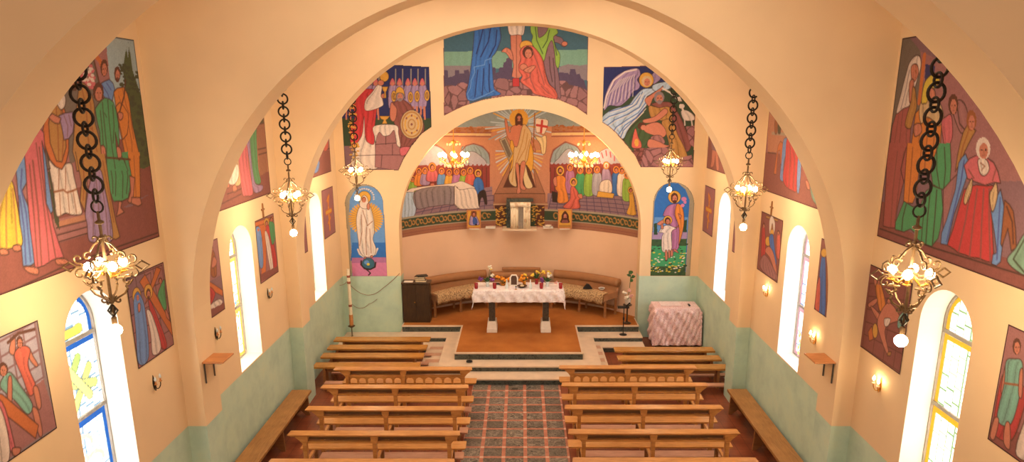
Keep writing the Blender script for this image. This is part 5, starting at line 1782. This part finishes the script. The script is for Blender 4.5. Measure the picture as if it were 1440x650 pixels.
# --- side walls, upper row (rectangles cut from view by the nave arches)
XLW, XRW = XL + 0.006, XR - 0.006
m = Mural(('X', XLW), 4.56, 7.88, 4.06, 6.28, 0.010, 'maroon', 20)
m.ol = 0.012
m.draw('''
# left of the frame: a small group behind the arch
@ 0 45 3.333
p mauve -400,-300 500,-60 500,700 -400,900
p dgrey 330,130 432,82 470,250 500,520 330,620 280,300
p mauve 425,85 495,15 515,240 470,260
L wood 0.06 428,88 468,135 486,190
p pale 492,0 640,0 700,520 560,500 515,230
p cypress 575,180 588,92 592,80 600,120 604,60 600,48 612,110 622,180 648,260 672,340 692,440 706,640 640,640 610,420
D dgreen 90 0.03 590,150 650,260 705,640 620,640
D hair 16 0.02 392,150 425,150 430,260 392,260
D pink 34 0.035 390,145 426,145 430,270 390,270
D white 22 0.02 392,150 426,150 426,260 392,260
@ 0 220 3.25
p maroon 495,140 690,40 730,360 0,660 -400,900 -400,560 0,430 300,370
p purple 690,170 640,200 600,230 560,235 640,190
@ 0 220 3.25
p mauve 240,290 400,255 410,352 260,400
p tan 255,300 400,262 400,290 262,328
L k 0.014 258,328 400,292
L k 0.014 262,360 400,322
L k 0.014 268,392 404,350
p dgreen 205,-60 232,0 275,340 250,300
@ 0 45 3.333
L hair 0.025 435,110 482,310
P lblue 466,246 488,232 512,222 530,240 538,268 522,340 500,335 486,300 472,272
L navy2 0.016 480,250 505,290 518,330
L navy2 0.016 500,240 520,270
F 488,172 15,36 hair
P orange 533,282 548,264 580,258 597,290 607,330 612,378 622,440 640,520 650,560 645,590 640,655 598,655 588,590 575,520 563,470 550,400 543,350
P orange 543,350 560,330 578,345 600,380 604,420 596,480 575,505 566,460 552,400
L brown 0.014 575,270 590,340 612,400 626,500
L brown 0.014 600,420 618,520 622,640
L brown 0.014 585,500 608,600 610,650
L brown 0.014 556,300 570,340
F 550,200 13,32 hair - b
L hair 0.022 588,225 582,300 555,395
S flesh 553,378 575,382 574,405 560,412
@ 0 220 3.25
p orange 585,-20 638,-20 642,120 640,188 602,192 592,110
L k 0.012 585,0 600,120 604,190
L k 0.012 638,0 642,190
L brown 0.014 612,0 622,185
# youth in green
p green 470,-20 585,-20 590,40 602,90 596,150 585,190 555,205 520,208 508,170 496,110 486,50
L k 0.012 472,0 490,80 500,150 518,205 560,204 586,190 602,95 585,0
L dgreen 0.016 520,10 530,90 528,180
L dgreen 0.016 545,10 562,90 560,190
L dgreen 0.016 500,20 515,110 516,170
L dgreen 0.016 570,20 585,90 578,170
@ 0 45 3.333
o green 600,650 490,650 480,600 494,560 486,540 470,530 468,470 455,420 446,360 462,335 490,308 515,315 532,330 545,370 555,430 560,520 556,545 545,545 540,470 560,560 580,600
L dgreen 0.016 480,330 488,420 500,540 500,640
L dgreen 0.016 505,320 512,420 525,540 540,640
L dgreen 0.016 470,370 480,470 484,530
L dgreen 0.016 528,345 535,440 530,520
L dgreen 0.012 490,380 500,400
F 461,286 22,40 hair
S flesh 474,535 492,540 498,585 484,600 474,580
S flesh 546,540 564,545 570,580 556,600
L hair 0.022 488,588 540,592 610,598
@ 0 220 3.25
P flesh 592,88 616,98 612,150 608,205 594,215 584,205 598,160
P flesh 542,205 558,208 552,235 568,255 532,275 540,240
P flesh 602,188 640,188 648,218 632,228 600,215
# elder in the ochre cloak over lavender
@ 0 45 3.333
P ochre 372,232 395,240 415,262 432,300 442,340 446,430 460,480 472,540 482,652 360,652 352,600 340,560 350,430
L brown 0.016 400,260 425,340 430,440 455,560
L brown 0.016 385,270 405,360 410,470 430,640
L brown 0.014 432,430 415,445 430,455
F 348,232 20,40 hair - b
@ 0 220 3.25
o ochre 345,-20 480,-10 492,70 506,180 530,300 548,368 530,380 512,375 500,300 482,210 468,120 455,60 425,75 400,95 394,180 388,252 366,205 372,120
L brown 0.016 470,20 492,140 520,300
L brown 0.016 380,20 385,120 380,200
S lav 425,85 460,62 480,150 502,260 515,370 482,400 440,395 406,382 398,310 390,260 405,150
L purple 0.016 440,110 450,220 460,390
L purple 0.016 425,150 428,260 425,385
L purple 0.016 465,130 485,260 495,380
# priest: cream skirt, orange and ochre vest
S white 222,20 260,50 322,30 338,90 352,150 366,215 374,262 330,268 300,260 260,275 250,210 243,150
L brown 0.02 248,162 270,158 290,153 305,165 325,160 350,150
L brown 0.012 270,60 268,150
L brown 0.012 300,55 300,150
L brown 0.012 272,170 278,270
L brown 0.012 310,168 318,262
L brown 0.012 335,165 350,260
@ 0 45 3.333
P wood 210,405 235,340 262,300 290,330 312,390 322,480 322,560 310,610 290,645 262,632 235,600 212,540 198,480
P ochre 240,350 262,318 288,350 305,430 310,540 290,610 265,605 235,520 228,430
L brown 0.016 262,340 272,470 275,600
L brown 0.016 285,360 298,480 292,590
P dgrey 195,470 212,540 235,640 215,650 190,560
P lav 276,392 305,380 340,375 346,430 342,472 322,500 300,506 290,450
L purple 0.014 300,392 318,440 316,490
L purple 0.014 322,388 334,440
P flesh 226,398 245,382 262,392 286,404 278,430 258,428 240,415
F 185,372 20,38 grey
S white 250,292 278,270 305,300 305,345 282,362
# woman in pink with blue mantle, man in yellow
@ 0 220 3.25
P lblue 72,50 95,10 122,-20 142,70 122,120 100,160 130,230 152,290 162,400 166,482 140,500 105,502 95,380 85,200
L navy2 0.018 100,60 95,140 120,260 140,480
L navy2 0.018 90,180 110,330 118,490
P pink 100,-130 150,-160 200,-110 208,0 215,150 228,230 245,320 270,400 292,462 262,466 240,474 200,500 160,512 150,420 138,330 125,180 118,60
L maroon 0.022 150,20 175,250 190,495
L maroon 0.02 180,-40 205,180 240,380 255,465
L maroon 0.02 135,40 158,300 172,500
L maroon 0.016 165,-60 190,140 215,360 225,480
P lblue 192,-70 208,0 225,130 242,250 232,262 212,215 205,100
S yellow -60,260 -10,160 50,110 75,200 90,300 102,402 50,420 0,432 -80,420
L ochre 0.02 30,150 28,300 30,420
L ochre 0.02 58,150 70,280 78,405
L ochre 0.02 5,190 -5,320 0,425
S flesh 0,425 30,425 40,445 5,450
S flesh 60,410 90,405 95,430 65,432
S flesh 110,505 170,510 172,540 130,530
S flesh 255,470 300,470 312,490 265,495
S teal2 -320,150 -180,60 -90,160 -90,440 -330,520
F -200,-40 28,50 hair
F -20,20 28,50 hair
L k 0.016 0,640 300,500 520,420 720,350
''').mute(0.12, 'mute').border('k', 0.022).build('mural', PAINT, 'large mural on the left wall nearest the camera, youth in green and pink robed figure', 'mural')

m = Mural(('X', XRW), 4.56, 7.92, 4.06, 6.3, 0.010, 'purple', 21)
m.ol = 0.012
m.draw('''
@ 1225 45 3.335
p dgrey 100,0 160,0 240,100 300,300 200,400 60,640 60,300
p mauve 230,90 900,400 900,700 300,700
L wood 0.06 250,110 225,330
p navy 255,150 300,160 290,260 250,260
@ 1225 220 3.25
p maroon 20,200 60,210 110,320 290,390 700,480 900,520 900,760 20,400
@ 1225 45 3.335
P brick 118,382 150,350 200,330 205,380 186,450 182,520 195,580 205,655 66,655 90,520 100,440
L maroon 0.02 150,360 135,500 120,650
L maroon 0.02 180,345 165,480 165,650
L maroon 0.016 130,390 110,520 95,650
S white 168,182 180,145 198,120 214,110 230,118 234,160 218,220 205,260 190,300 180,345 150,360 118,382 135,310 150,250
L grey 0.016 180,180 165,260 140,360
S flesh 188,165 204,150 218,158 222,195 205,232 190,220
L brown 0.012 206,180 212,192
S flesh 180,240 200,225 196,300 180,330
S ochre 195,262 206,264 210,300 214,350 200,400 184,452 160,440 168,390 186,330
@ 1225 220 3.25
o brick 75,-60 172,-60 165,60 140,150 120,240 108,328 80,326 55,318 66,150
L maroon 0.022 120,-20 100,150 90,318
L maroon 0.022 150,-20 130,120 108,300
L k 0.014 160,-40 135,60 150,120
@ 1225 45 3.335
P orange 208,382 240,345 272,328 305,360 332,420 325,520 305,655 178,655 190,520
L brown 0.018 240,360 225,500 210,650
L brown 0.018 270,350 262,500 250,650
L brown 0.018 300,380 295,500 285,650
S sand 232,335 262,305 300,300 330,350 340,405 318,440 296,420 262,400 236,430 225,385
S flesh 200,440 230,430 236,470 205,490
SF yellow 236,330 245,260 262,220 300,192 322,225 300,262 276,275 262,330 250,335
S flesh 268,270 285,262 300,280 300,320 285,340 270,325
S pink 330,420 350,398 374,388 382,440 378,505 350,545 336,490
@ 1225 220 3.25
o orange 165,-60 232,-60 222,40 205,180 190,215 148,212 155,90
L brown 0.018 190,-40 180,100 170,210
o green 310,-60 362,-60 366,40 360,130 342,150 318,152 282,128 272,60 290,0
P green 250,160 282,135 322,150 328,240 316,330 306,375 276,412 248,402 214,382 200,350 180,332 150,345 110,335 112,300 130,255 150,205 190,230 225,225
L dgreen 0.022 270,160 258,280 250,398
L dgreen 0.022 300,155 292,270 280,405
L dgreen 0.018 245,230 235,310 230,385
L dgreen 0.022 160,220 145,280 140,335
L dgreen 0.018 300,-40 300,60 312,140
L dgreen 0.018 335,-40 340,60 332,145
@ 1225 45 3.335
S mauve 385,382 395,345 412,318 440,340 456,400 455,442 440,465 418,470
L k 0.014 405,360 415,430 440,460
P ochre 395,655 405,580 418,520 432,470 450,438 492,462 470,500 440,560 425,600
L brown 0.016 460,455 430,540 410,640
F 385,345 20,44 hair
F 470,420 20,44 brown
@ 1225 220 3.25
P mauve 330,150 365,110 400,75 398,180 380,262 352,330 328,392
L purple 0.018 380,110 360,230 338,350
P lblue 400,30 415,5 432,-12 444,20 442,82 415,160 395,220 380,262 365,330 348,405 318,400 322,350 345,290 385,150
L navy2 0.02 425,20 410,120 375,260 345,390
P crim 425,152 450,138 482,130 530,135 575,130 565,190 550,250 556,370 562,482 530,482 490,465 455,462 430,450 400,442 380,425 348,405 375,330 400,240
L maroon 0.022 455,150 430,300 400,435
L maroon 0.022 485,150 465,310 450,455
L maroon 0.022 515,150 505,310 500,465
L maroon 0.022 540,150 540,310 545,480
P pink 425,42 450,10 482,-5 520,0 560,28 580,70 592,122 560,120 520,132 480,118 440,102
L maroon 0.016 445,60 470,100
L maroon 0.016 570,60 555,110
S white 488,18 512,10 532,22 540,60 520,88 498,76
L brown 0.012 500,30 520,45 505,62
F 512,-30 28,46 white
P lblue 547,250 568,200 592,150 612,250 606,360 592,482 572,500 550,492 556,450 575,440 562,340
L navy2 0.018 590,190 582,330 575,470
S sand 423,202 434,155 460,100 462,140 452,180 432,220
S sand 540,180 555,145 572,120 578,180 555,255
P brown 610,200 632,220 650,250 660,330 664,420 640,432 632,370 625,330 612,370 598,412 592,400
L hair 0.018 620,230 645,300 650,400
S mint 720,340 660,420 622,480 700,545 780,560 800,420
L dgreen 0.018 700,380 650,470 700,530
S lblue 760,150 830,100 900,250 900,560 760,520
F 800,60 34,54 hair
L k 0.016 40,330 290,420 700,545
''').mute(0.10, 'mute').border('k', 0.022).build('mural', PAINT, 'large mural on the right wall nearest the camera, woman in red and green robed figure', 'mural')

m = Mural(('X', XLW), 8.52, 11.56, 4.10, 6.28, 0.014, 'tan', 22)
m.draw('''
@ 295 150 4.063
p maroon 0,640 60,480 230,410 340,370 350,520 30,640
p maroon -80,700 100,440 180,440 60,640
p dtan 265,90 312,30 330,370 285,400
L k 0.02 270,100 310,95
L k 0.02 275,245 320,235
L k 0.02 278,275 325,262
p dgreen 275,60 305,40 308,90 280,95
S sand 120,300 165,250 180,430 130,440
S white 95,400 130,350 160,330 165,400 140,445 105,440
S pink 165,260 200,170 218,200 222,330 247,492 210,510 188,500 172,380
S lav 210,180 230,160 248,360 262,440 302,450 296,480 250,485 232,350
S green 230,150 264,80 268,190 277,350 292,432 262,436 242,340
SF flesh 90,450 110,440 110,462 92,465
SF flesh 132,455 148,450 156,480 136,490
L k 0.016 40,570 180,500
L k 0.016 100,500 180,470
F 190,130 16,34 hair
F 248,60 16,34 hair
''').mute(0.2, 'mute').border('k', 0.022).build('mural', PAINT, 'mural on the left wall, middle bay, pink and green robes beside steps', 'mural')

m = Mural(('X', XRW), 8.56, 11.88, 4.12, 6.28, 0.014, 'mauve', 23)
m.draw('''
@ 1065 150 4.063
p tan 60,20 160,150 160,260 60,260
p maroon 30,260 100,265 250,300 500,500 500,760 30,480
L k 0.02 60,262 105,268
L stone 0.05 85,152 160,158
S brown 100,80 112,80 112,150 100,150
S dgreen 118,95 132,110 132,152 118,150
P wood 118,225 132,198 150,212 146,240 138,330 132,330 130,250 118,255 108,388 94,384
S lblue 148,200 166,180 178,210 150,330 150,420 130,412 136,330
S crim 168,190 205,190 240,310 226,472 200,480 160,452 146,400 160,310
L maroon 0.03 190,220 180,460
L maroon 0.03 215,260 208,470
S lblue 232,300 250,330 240,480 226,476
S flesh 275,425 290,430 300,470 285,470
F 185,150 16,34 hair
S mint 300,330 350,330 370,560 310,520
F 320,280 16,34 hair
''').mute(0.2, 'mute').border('k', 0.022).build('mural', PAINT, 'mural on the right wall, middle bay, red robed woman beside a wooden stool', 'mural')

m = Mural(('X', XLW), 12.42, 15.36, 4.10, 6.2, 0.018, 'maroon', 24)
m.draw('''
@ 430 190 4.333
p mauve 60,-200 160,-200 160,90 60,110
L k 0.03 88,100 150,80
S coral 95,-20 130,-40 135,80 105,90
S lblue 45,195 70,150 85,168 76,218 52,232
S brown 100,-60 112,-60 112,80 100,80
''').mute(0.2, 'mute').border('k', 0.022).build('mural', PAINT, 'narrow visible mural on the left wall next to the chancel, small blue robe', 'mural')

m = Mural(('X', XRW), 12.42, 15.58, 4.16, 6.2, 0.018, 'maroon', 25)
m.draw('''
@ 985 190 4.333
p brown 45,-200 160,-200 160,100 70,100
SF flesh 75,60 95,60 82,180 62,194 68,150
SF flesh 90,80 102,80 112,200 98,208
s_ purple 70,30 110,30 105,90 72,90
''').mute(0.2, 'mute').border('k', 0.022).build('mural', PAINT, 'narrow visible mural on the right wall next to the chancel, bare legs', 'mural')

# --- station pictures, lower row
def station(X, y0, y1, base, txt, lab, seed, z0=2.70, z1=3.75):
    m = Mural(('X', X), y0, y1, z0, z1, 0.008 if y0 < 8 else 0.012, base, seed)
    m.ol = 0.010
    m.draw(txt).mute(0.14, 'mute').border('k', 0.022)
    return m.build('station_picture', PAINT, lab, 'wall painting', 'station pictures on the side walls')


station(XLW, 7.09, 7.89, 'mauve', '''
@ 170 360 3.824
p purple 20,120 120,80 130,300 60,330
G k 0.01 4 5 30,130 220,50 285,480 95,610
P mauve 125,110 160,90 165,180 130,200
P wood 100,140 130,100 290,400 288,450
P wood 130,260 190,60 216,70 150,230
E gold 85,215 23,46
S lblue 68,250 85,195 104,210 130,290 150,540 95,578 80,400
F 90,222 10,20 blue
SF flesh 92,260 104,258 104,295 94,300
E gold 148,192 23,40
S red 148,235 175,275 247,470 215,492 165,330
S white 138,295 170,320 216,490 172,532 160,420
F 148,205 11,24 hair - b
S green 200,200 232,125 238,190 246,270 236,297 205,232
F 212,135 9,16 hair
SF flesh 238,290 250,300 262,345 246,330
''', 'station picture with blue robed woman meeting the cross bearer, left wall', 31)
station(XLW, 4.86, 5.715, 'grey', '''
@ 0 440 3.095
p cloud 0,100 150,30 190,300 0,420
G purple 0.02 4 4 -60,160 150,40 190,280 -20,420
p mauve -200,560 190,290 250,490 0,660
SF flesh 40,170 52,110 66,105 64,180
SF flesh 130,160 145,190 165,225 155,235 128,200
S coral 62,185 95,145 132,160 122,230 156,320 130,362 98,282
F 86,130 13,24 hair
L hair 0.03 35,130 80,90 150,72
SF flesh 145,330 165,325 180,400 165,418
S teal2 0,320 40,258 92,320 142,400 120,442 64,382
SF flesh 35,290 52,290 50,430 34,430
F 14,250 18,28 hair
SF flesh 140,420 165,425 185,520 170,535
P wood -20,350 10,355 168,490 155,548 -20,410
S pink -60,380 10,390 60,560 66,610 45,600
S white -80,400 5,420 40,640 -80,680
SF flesh 55,590 90,590 80,620 58,620
''', 'station picture with man in orange raising a whip, left wall', 32, 2.68, 3.73)
station(XRW, 7.07, 8.02, 'maroon', '''
@ 1205 370 3.824
G hair 0.01 4 5 70,110 330,110 250,600 30,450
SF flesh 92,90 106,75 106,130 96,120
S orange 100,130 126,108 152,205 148,260 120,250
SF flesh 62,218 105,190 105,215 70,240
S flesh 74,232 100,250 140,300 130,330 95,280
SF flesh 130,262 165,215 195,230 232,290 225,310 175,330 150,372 172,485 152,470 110,332
S white 148,300 180,300 170,335 150,340
E gold 98,365 14,40
P wood 60,370 80,340 88,410 66,420
S teal2 225,292 262,258 272,312 222,352
F 170,205 10,16 hair
F 118,105 9,14 hair
P ochre 168,478 186,478 180,500 162,498
''', 'station picture with fallen bare figure before an orange clad man, right wall', 33, 2.64, 3.70)
station(XRW, 4.80, 5.60, 'mauve', '''
@ 1380 450 3.25
p maroon 20,540 60,440 300,600 300,800 20,600
S red 105,240 60,430 55,520 140,550 200,380 190,300
SF flesh 108,215 122,215 100,330 90,320
S teal2 113,190 150,178 187,195 182,310 136,475 72,452 105,290
L brown 0.02 108,290 180,300
SF flesh 175,240 190,230 185,350 170,340
F 162,125 17,34 hair
SF flesh 60,450 80,460 60,545 40,530
SF flesh 110,475 130,478 130,590 102,560
S white 190,480 230,420 280,640 160,620
S brown 240,200 300,220 320,500 250,520
''', 'station picture with man in a green tunic, cut by the right picture edge', 34, 2.63, 3.73)
station(XLW, 10.76, 11.60, 'mauve', '''
@ 285 285 3.939
P wood 300,112 350,92 352,300 350,395 326,400 330,200
P wood 290,110 390,75 392,100 292,135
S lblue 294,150 322,160 336,340 314,345
F 308,150 9,12 lblue
E gold 354,108 14,24
S crim 350,140 376,150 412,330 386,362
S white 344,170 366,190 392,362 374,368
F 354,115 7,13 hair
S green 368,110 396,118 402,190 384,232
F 380,95 8,12 hair
p maroon 316,400 420,350 420,390 320,440
''', 'station picture with an upright cross and red robed figure, left wall, iron cross above it', 35)
station(XLW, 8.58, 9.375, 'purple', '''
@ 285 285 3.939
p mauve 30,190 80,180 100,400 30,440
S brown 44,280 66,280 78,400 46,400
F 50,260 8,16 hair
SF flesh 60,300 78,320 72,350 50,360
P wood 20,425 110,485 112,520 20,470
S red 30,470 70,500 50,560 30,590
S white 40,570 90,535 110,555 60,600 40,590
p maroon 30,600 120,555 122,600 40,650
''', 'half hidden station picture with slanting beam, left wall beyond the arch', 36)
station(XRW, 10.82, 11.82, 'maroon', '''
@ 1060 280 3.827
P ochre 66,88 130,110 130,122 66,102
L ochre 0.05 98,95 96,200
SF white 84,120 98,90 114,130 108,190 100,130 86,190
E gold 98,180 10,18
E gold 76,228 14,26
S blue 82,215 102,190 112,260 122,350 104,330
SF flesh 60,280 82,255 108,300 124,400 112,390 88,320
S red 45,150 58,140 62,290 40,330
S coral 125,190 140,185 142,320 122,300
F 132,182 6,12 hair
F 54,145 6,12 hair
S mauve 30,350 60,300 110,380 130,440 60,400
''', 'station picture with white cloth on a cross and blue robed mourner, right wall', 37)
station(XRW, 8.56, 9.37, 'maroon', '''
@ 1060 280 3.827
S blue 362,330 384,300 384,620 340,600
S coral 330,520 356,420 352,600 332,600
E gold 378,290 16,24
S brown 395,320 430,300 430,600 392,600
''', 'half hidden station picture with deep blue robe, right wall beyond the arch', 38)
for X, y0, y1, a, b_, lab in ((XLW, 14.50, 15.38, 0, 0, 'dull red station panel with a gold cross, left wall by the chancel'), (XRW, 14.76, 15.59, 0, 0, 'dull red station panel with a gold cross, right wall by the chancel'),
                              (XLW, 12.55, 13.30, 0, 0, 'dull red station panel seen edge on behind the far left pilaster'), (XRW, 12.55, 13.30, 0, 0, 'dull red station panel seen edge on behind the far right pilaster')):
    m = Mural(('X', X), y0, y1, 2.70, 3.77, 0.014, 'mauve', 40 + int(y0 * 2) + (X > 0))
    c = (y0 + y1) / 2
    for P_, w_ in (([(c, 2.85), (c, 3.55)], 0.07), ([(c - 0.2, 3.25), (c + 0.2, 3.25)], 0.09), ([(c - 0.08, 3.5), (c + 0.1, 3.6), (c, 3.4)], 0.04), ([(c - 0.1, 3.0), (c + 0.1, 3.1)], 0.04)):
        m.stroke(np.array(P_), 'wood', w_ + 0.03); m.stroke(np.array(P_), 'gold', w_ - 0.02)
    m.border('k', 0.03).build('station_picture', PAINT, lab, 'wall painting', 'station pictures on the side walls')
# small iron crosses standing above two of the pictures
for X, y, s, lab in ((XL, 11.13, 1, 'small dark cross on the wall above a left station picture'), (XR, 11.36, -1, 'small dark cross on the wall above a right station picture')):
    b = MB(); x0, x1 = (0.0, 0.02) if s > 0 else (-0.02, 0.0)
    b.prism([(-0.014, 0), (0.014, 0), (0.014, 0.12), (0.055, 0.12), (0.055, 0.148), (0.014, 0.148), (0.014, 0.21), (0, 0.24), (-0.014, 0.21), (-0.014, 0.148), (-0.055, 0.148), (-0.055, 0.12), (-0.014, 0.12)], x0, x1, 'X')
    tag(b.build('wall_cross', M['pew_dark'], None, (X, y, 3.75)), lab, 'cross', 'small crosses above station pictures')

# --- stained glass, lit by the day outside
def glass(w, Xg, yc, sgn, k):
    m = Mural(('X', Xg + sgn * 0.004), yc - WIN_R, yc + WIN_R, WIN_Z0, WIN_TOP, 0.012, 'white', 60 + k)
    m.mask(win_outline(yc, -0.004))
    S, T = m.S, m.T; u = S - yc
    white = np.array((1.0, 1.0, 0.96))
    m.C[:] = white
    tint = {0: [(0.75, 0.9, 1.0), (1, 1, 0.9), (0.9, 1, 0.85)], 1: [(1, 0.98, 0.8), (0.9, 1, 0.8), (1, 1, 1)], 2: [(1, 0.86, 0.45), (1, 0.95, 0.7), (1, 1, 1)],
            3: [(1, 0.98, 0.85), (0.86, 0.95, 0.8), (1, 1, 1)], 4: [(0.9, 0.95, 1), (1, 0.9, 0.95), (0.75, 0.88, 1)], 5: [(0.55, 0.75, 1), (0.8, 0.9, 1), (0.35, 0.6, 1)]}[k]
    gx = np.floor(u / 0.115).astype(int); gz = np.floor((T + 0.05 * gx) / 0.17).astype(int)
    pick = (gx * 7 + gz * 13 + gx * gz) % 5
    for q, c in enumerate(tint):
        m.C[pick == q] = c
    lead = (np.abs(u / 0.115 - np.round(u / 0.115)) < 0.07) | (np.abs((T + 0.05 * gx) / 0.17 - np.round((T + 0.05 * gx) / 0.17)) < 0.05)
    lc = {0: (0.25, 0.42, 0.6), 1: (0.6, 0.55, 0.2), 2: (0.6, 0.4, 0.1), 3: (0.25, 0.42, 0.2), 4: (0.12, 0.25, 0.55), 5: (0.05, 0.2, 0.5)}[k]
    m.C[lead] = np.array(lc) * 0.55
    ol = np.array(win_outline(yc, -0.004))
    d = m.dist(ol, (slice(None), slice(None)), True)
    bc_ = {0: (0.01, 0.10, 0.42), 1: (0.75, 0.5, 0.1), 2: (0.62, 0.36, 0.02), 3: (0.75, 0.36, 0.02), 4: (0.5, 0.28, 0.34), 5: (0.02, 0.16, 0.5)}[k]
    rr = d < 0.075
    if k == 0: rr &= (T > 3.25) | ((T < 2.42) & (u > 0))
    m.C[rr] = np.array(bc_) * 0.62
    if k == 5: m.C[rr & (np.sin(T * 40) > 0.3)] = (0.7, 0.8, 1)
    for zb in (2.36, 3.19):
        m.C[(np.abs(T - zb) < 0.035)] = np.array(bc_) * 0.62
    if k == 0:      # star rays, tree and wave shapes
        for P_, c in (([(-0.3, 2.55), (0.1, 3.05)], (0.4, 0.6, 0.15)), ([(-0.1, 2.5), (0.25, 2.9)], (0.75, 0.7, 0.2)), ([(-0.35, 2.9), (0.3, 2.7)], (0.6, 0.65, 0.2)), ([(-0.2, 3.15), (0.2, 2.6)], (0.8, 0.7, 0.25)), ([(-0.3, 3.3), (-0.1, 3.7)], (0.5, 0.6, 0.1)), ([(-0.36, 3.32), (0.2, 3.34)], (0.85, 0.7, 0.1))):
            Q = np.array([(yc + a, z) for a, z in P_]); dd = m.dist(Q, (slice(None), slice(None)), False); m.C[dd < 0.045] = np.array(c) * 0.7; m.C[(dd > 0.045) & (dd < 0.056)] = (0.1, 0.14, 0.1)
        th = np.linspace(0, 5, 16)
        for cx_, cz_ in ((-0.05, 2.1), (0.1, 1.85)):
            dd = m.dist(np.stack([yc + cx_ + 0.16 * np.cos(th), cz_ + 0.12 * np.sin(th)], 1), (slice(None), slice(None)), False); m.C[dd < 0.025] = (0.75, 0.6, 0.35)
    if k == 3:
        Q = np.array([(yc - 0.2, 3.35), (yc - 0.1, 3.6), (yc - 0.22, 3.66), (yc - 0.33, 3.5), (yc - 0.30, 3.34)])
        w_ = m.win(Q, 0); C = m.C[w_]; C[m.inside(Q, w_)] = (0.35, 0.02, 0.02); m.C[w_] = C
    if k in (1, 4):
        for _ in range(46):
            a, z = m.rng.uniform(-0.3, 0.3), m.rng.uniform(1.62, 2.2 if k == 4 else 2.5)
            c = [(0.8, 0.3, 0.1), (0.9, 0.7, 0.1), (0.1, 0.35, 0.7), (0.3, 0.55, 0.2)][m.rng.integers(4)]
            dd = (S - yc - a) ** 2 + (T - z) ** 2; m.C[dd < 0.0011] = np.array(c)
    m.build('stained_glass', GLASS, parent=w)


for k, (w, Xg, yc, sgn) in enumerate(WINDOWS):
    glass(w, Xg, yc, sgn, k)
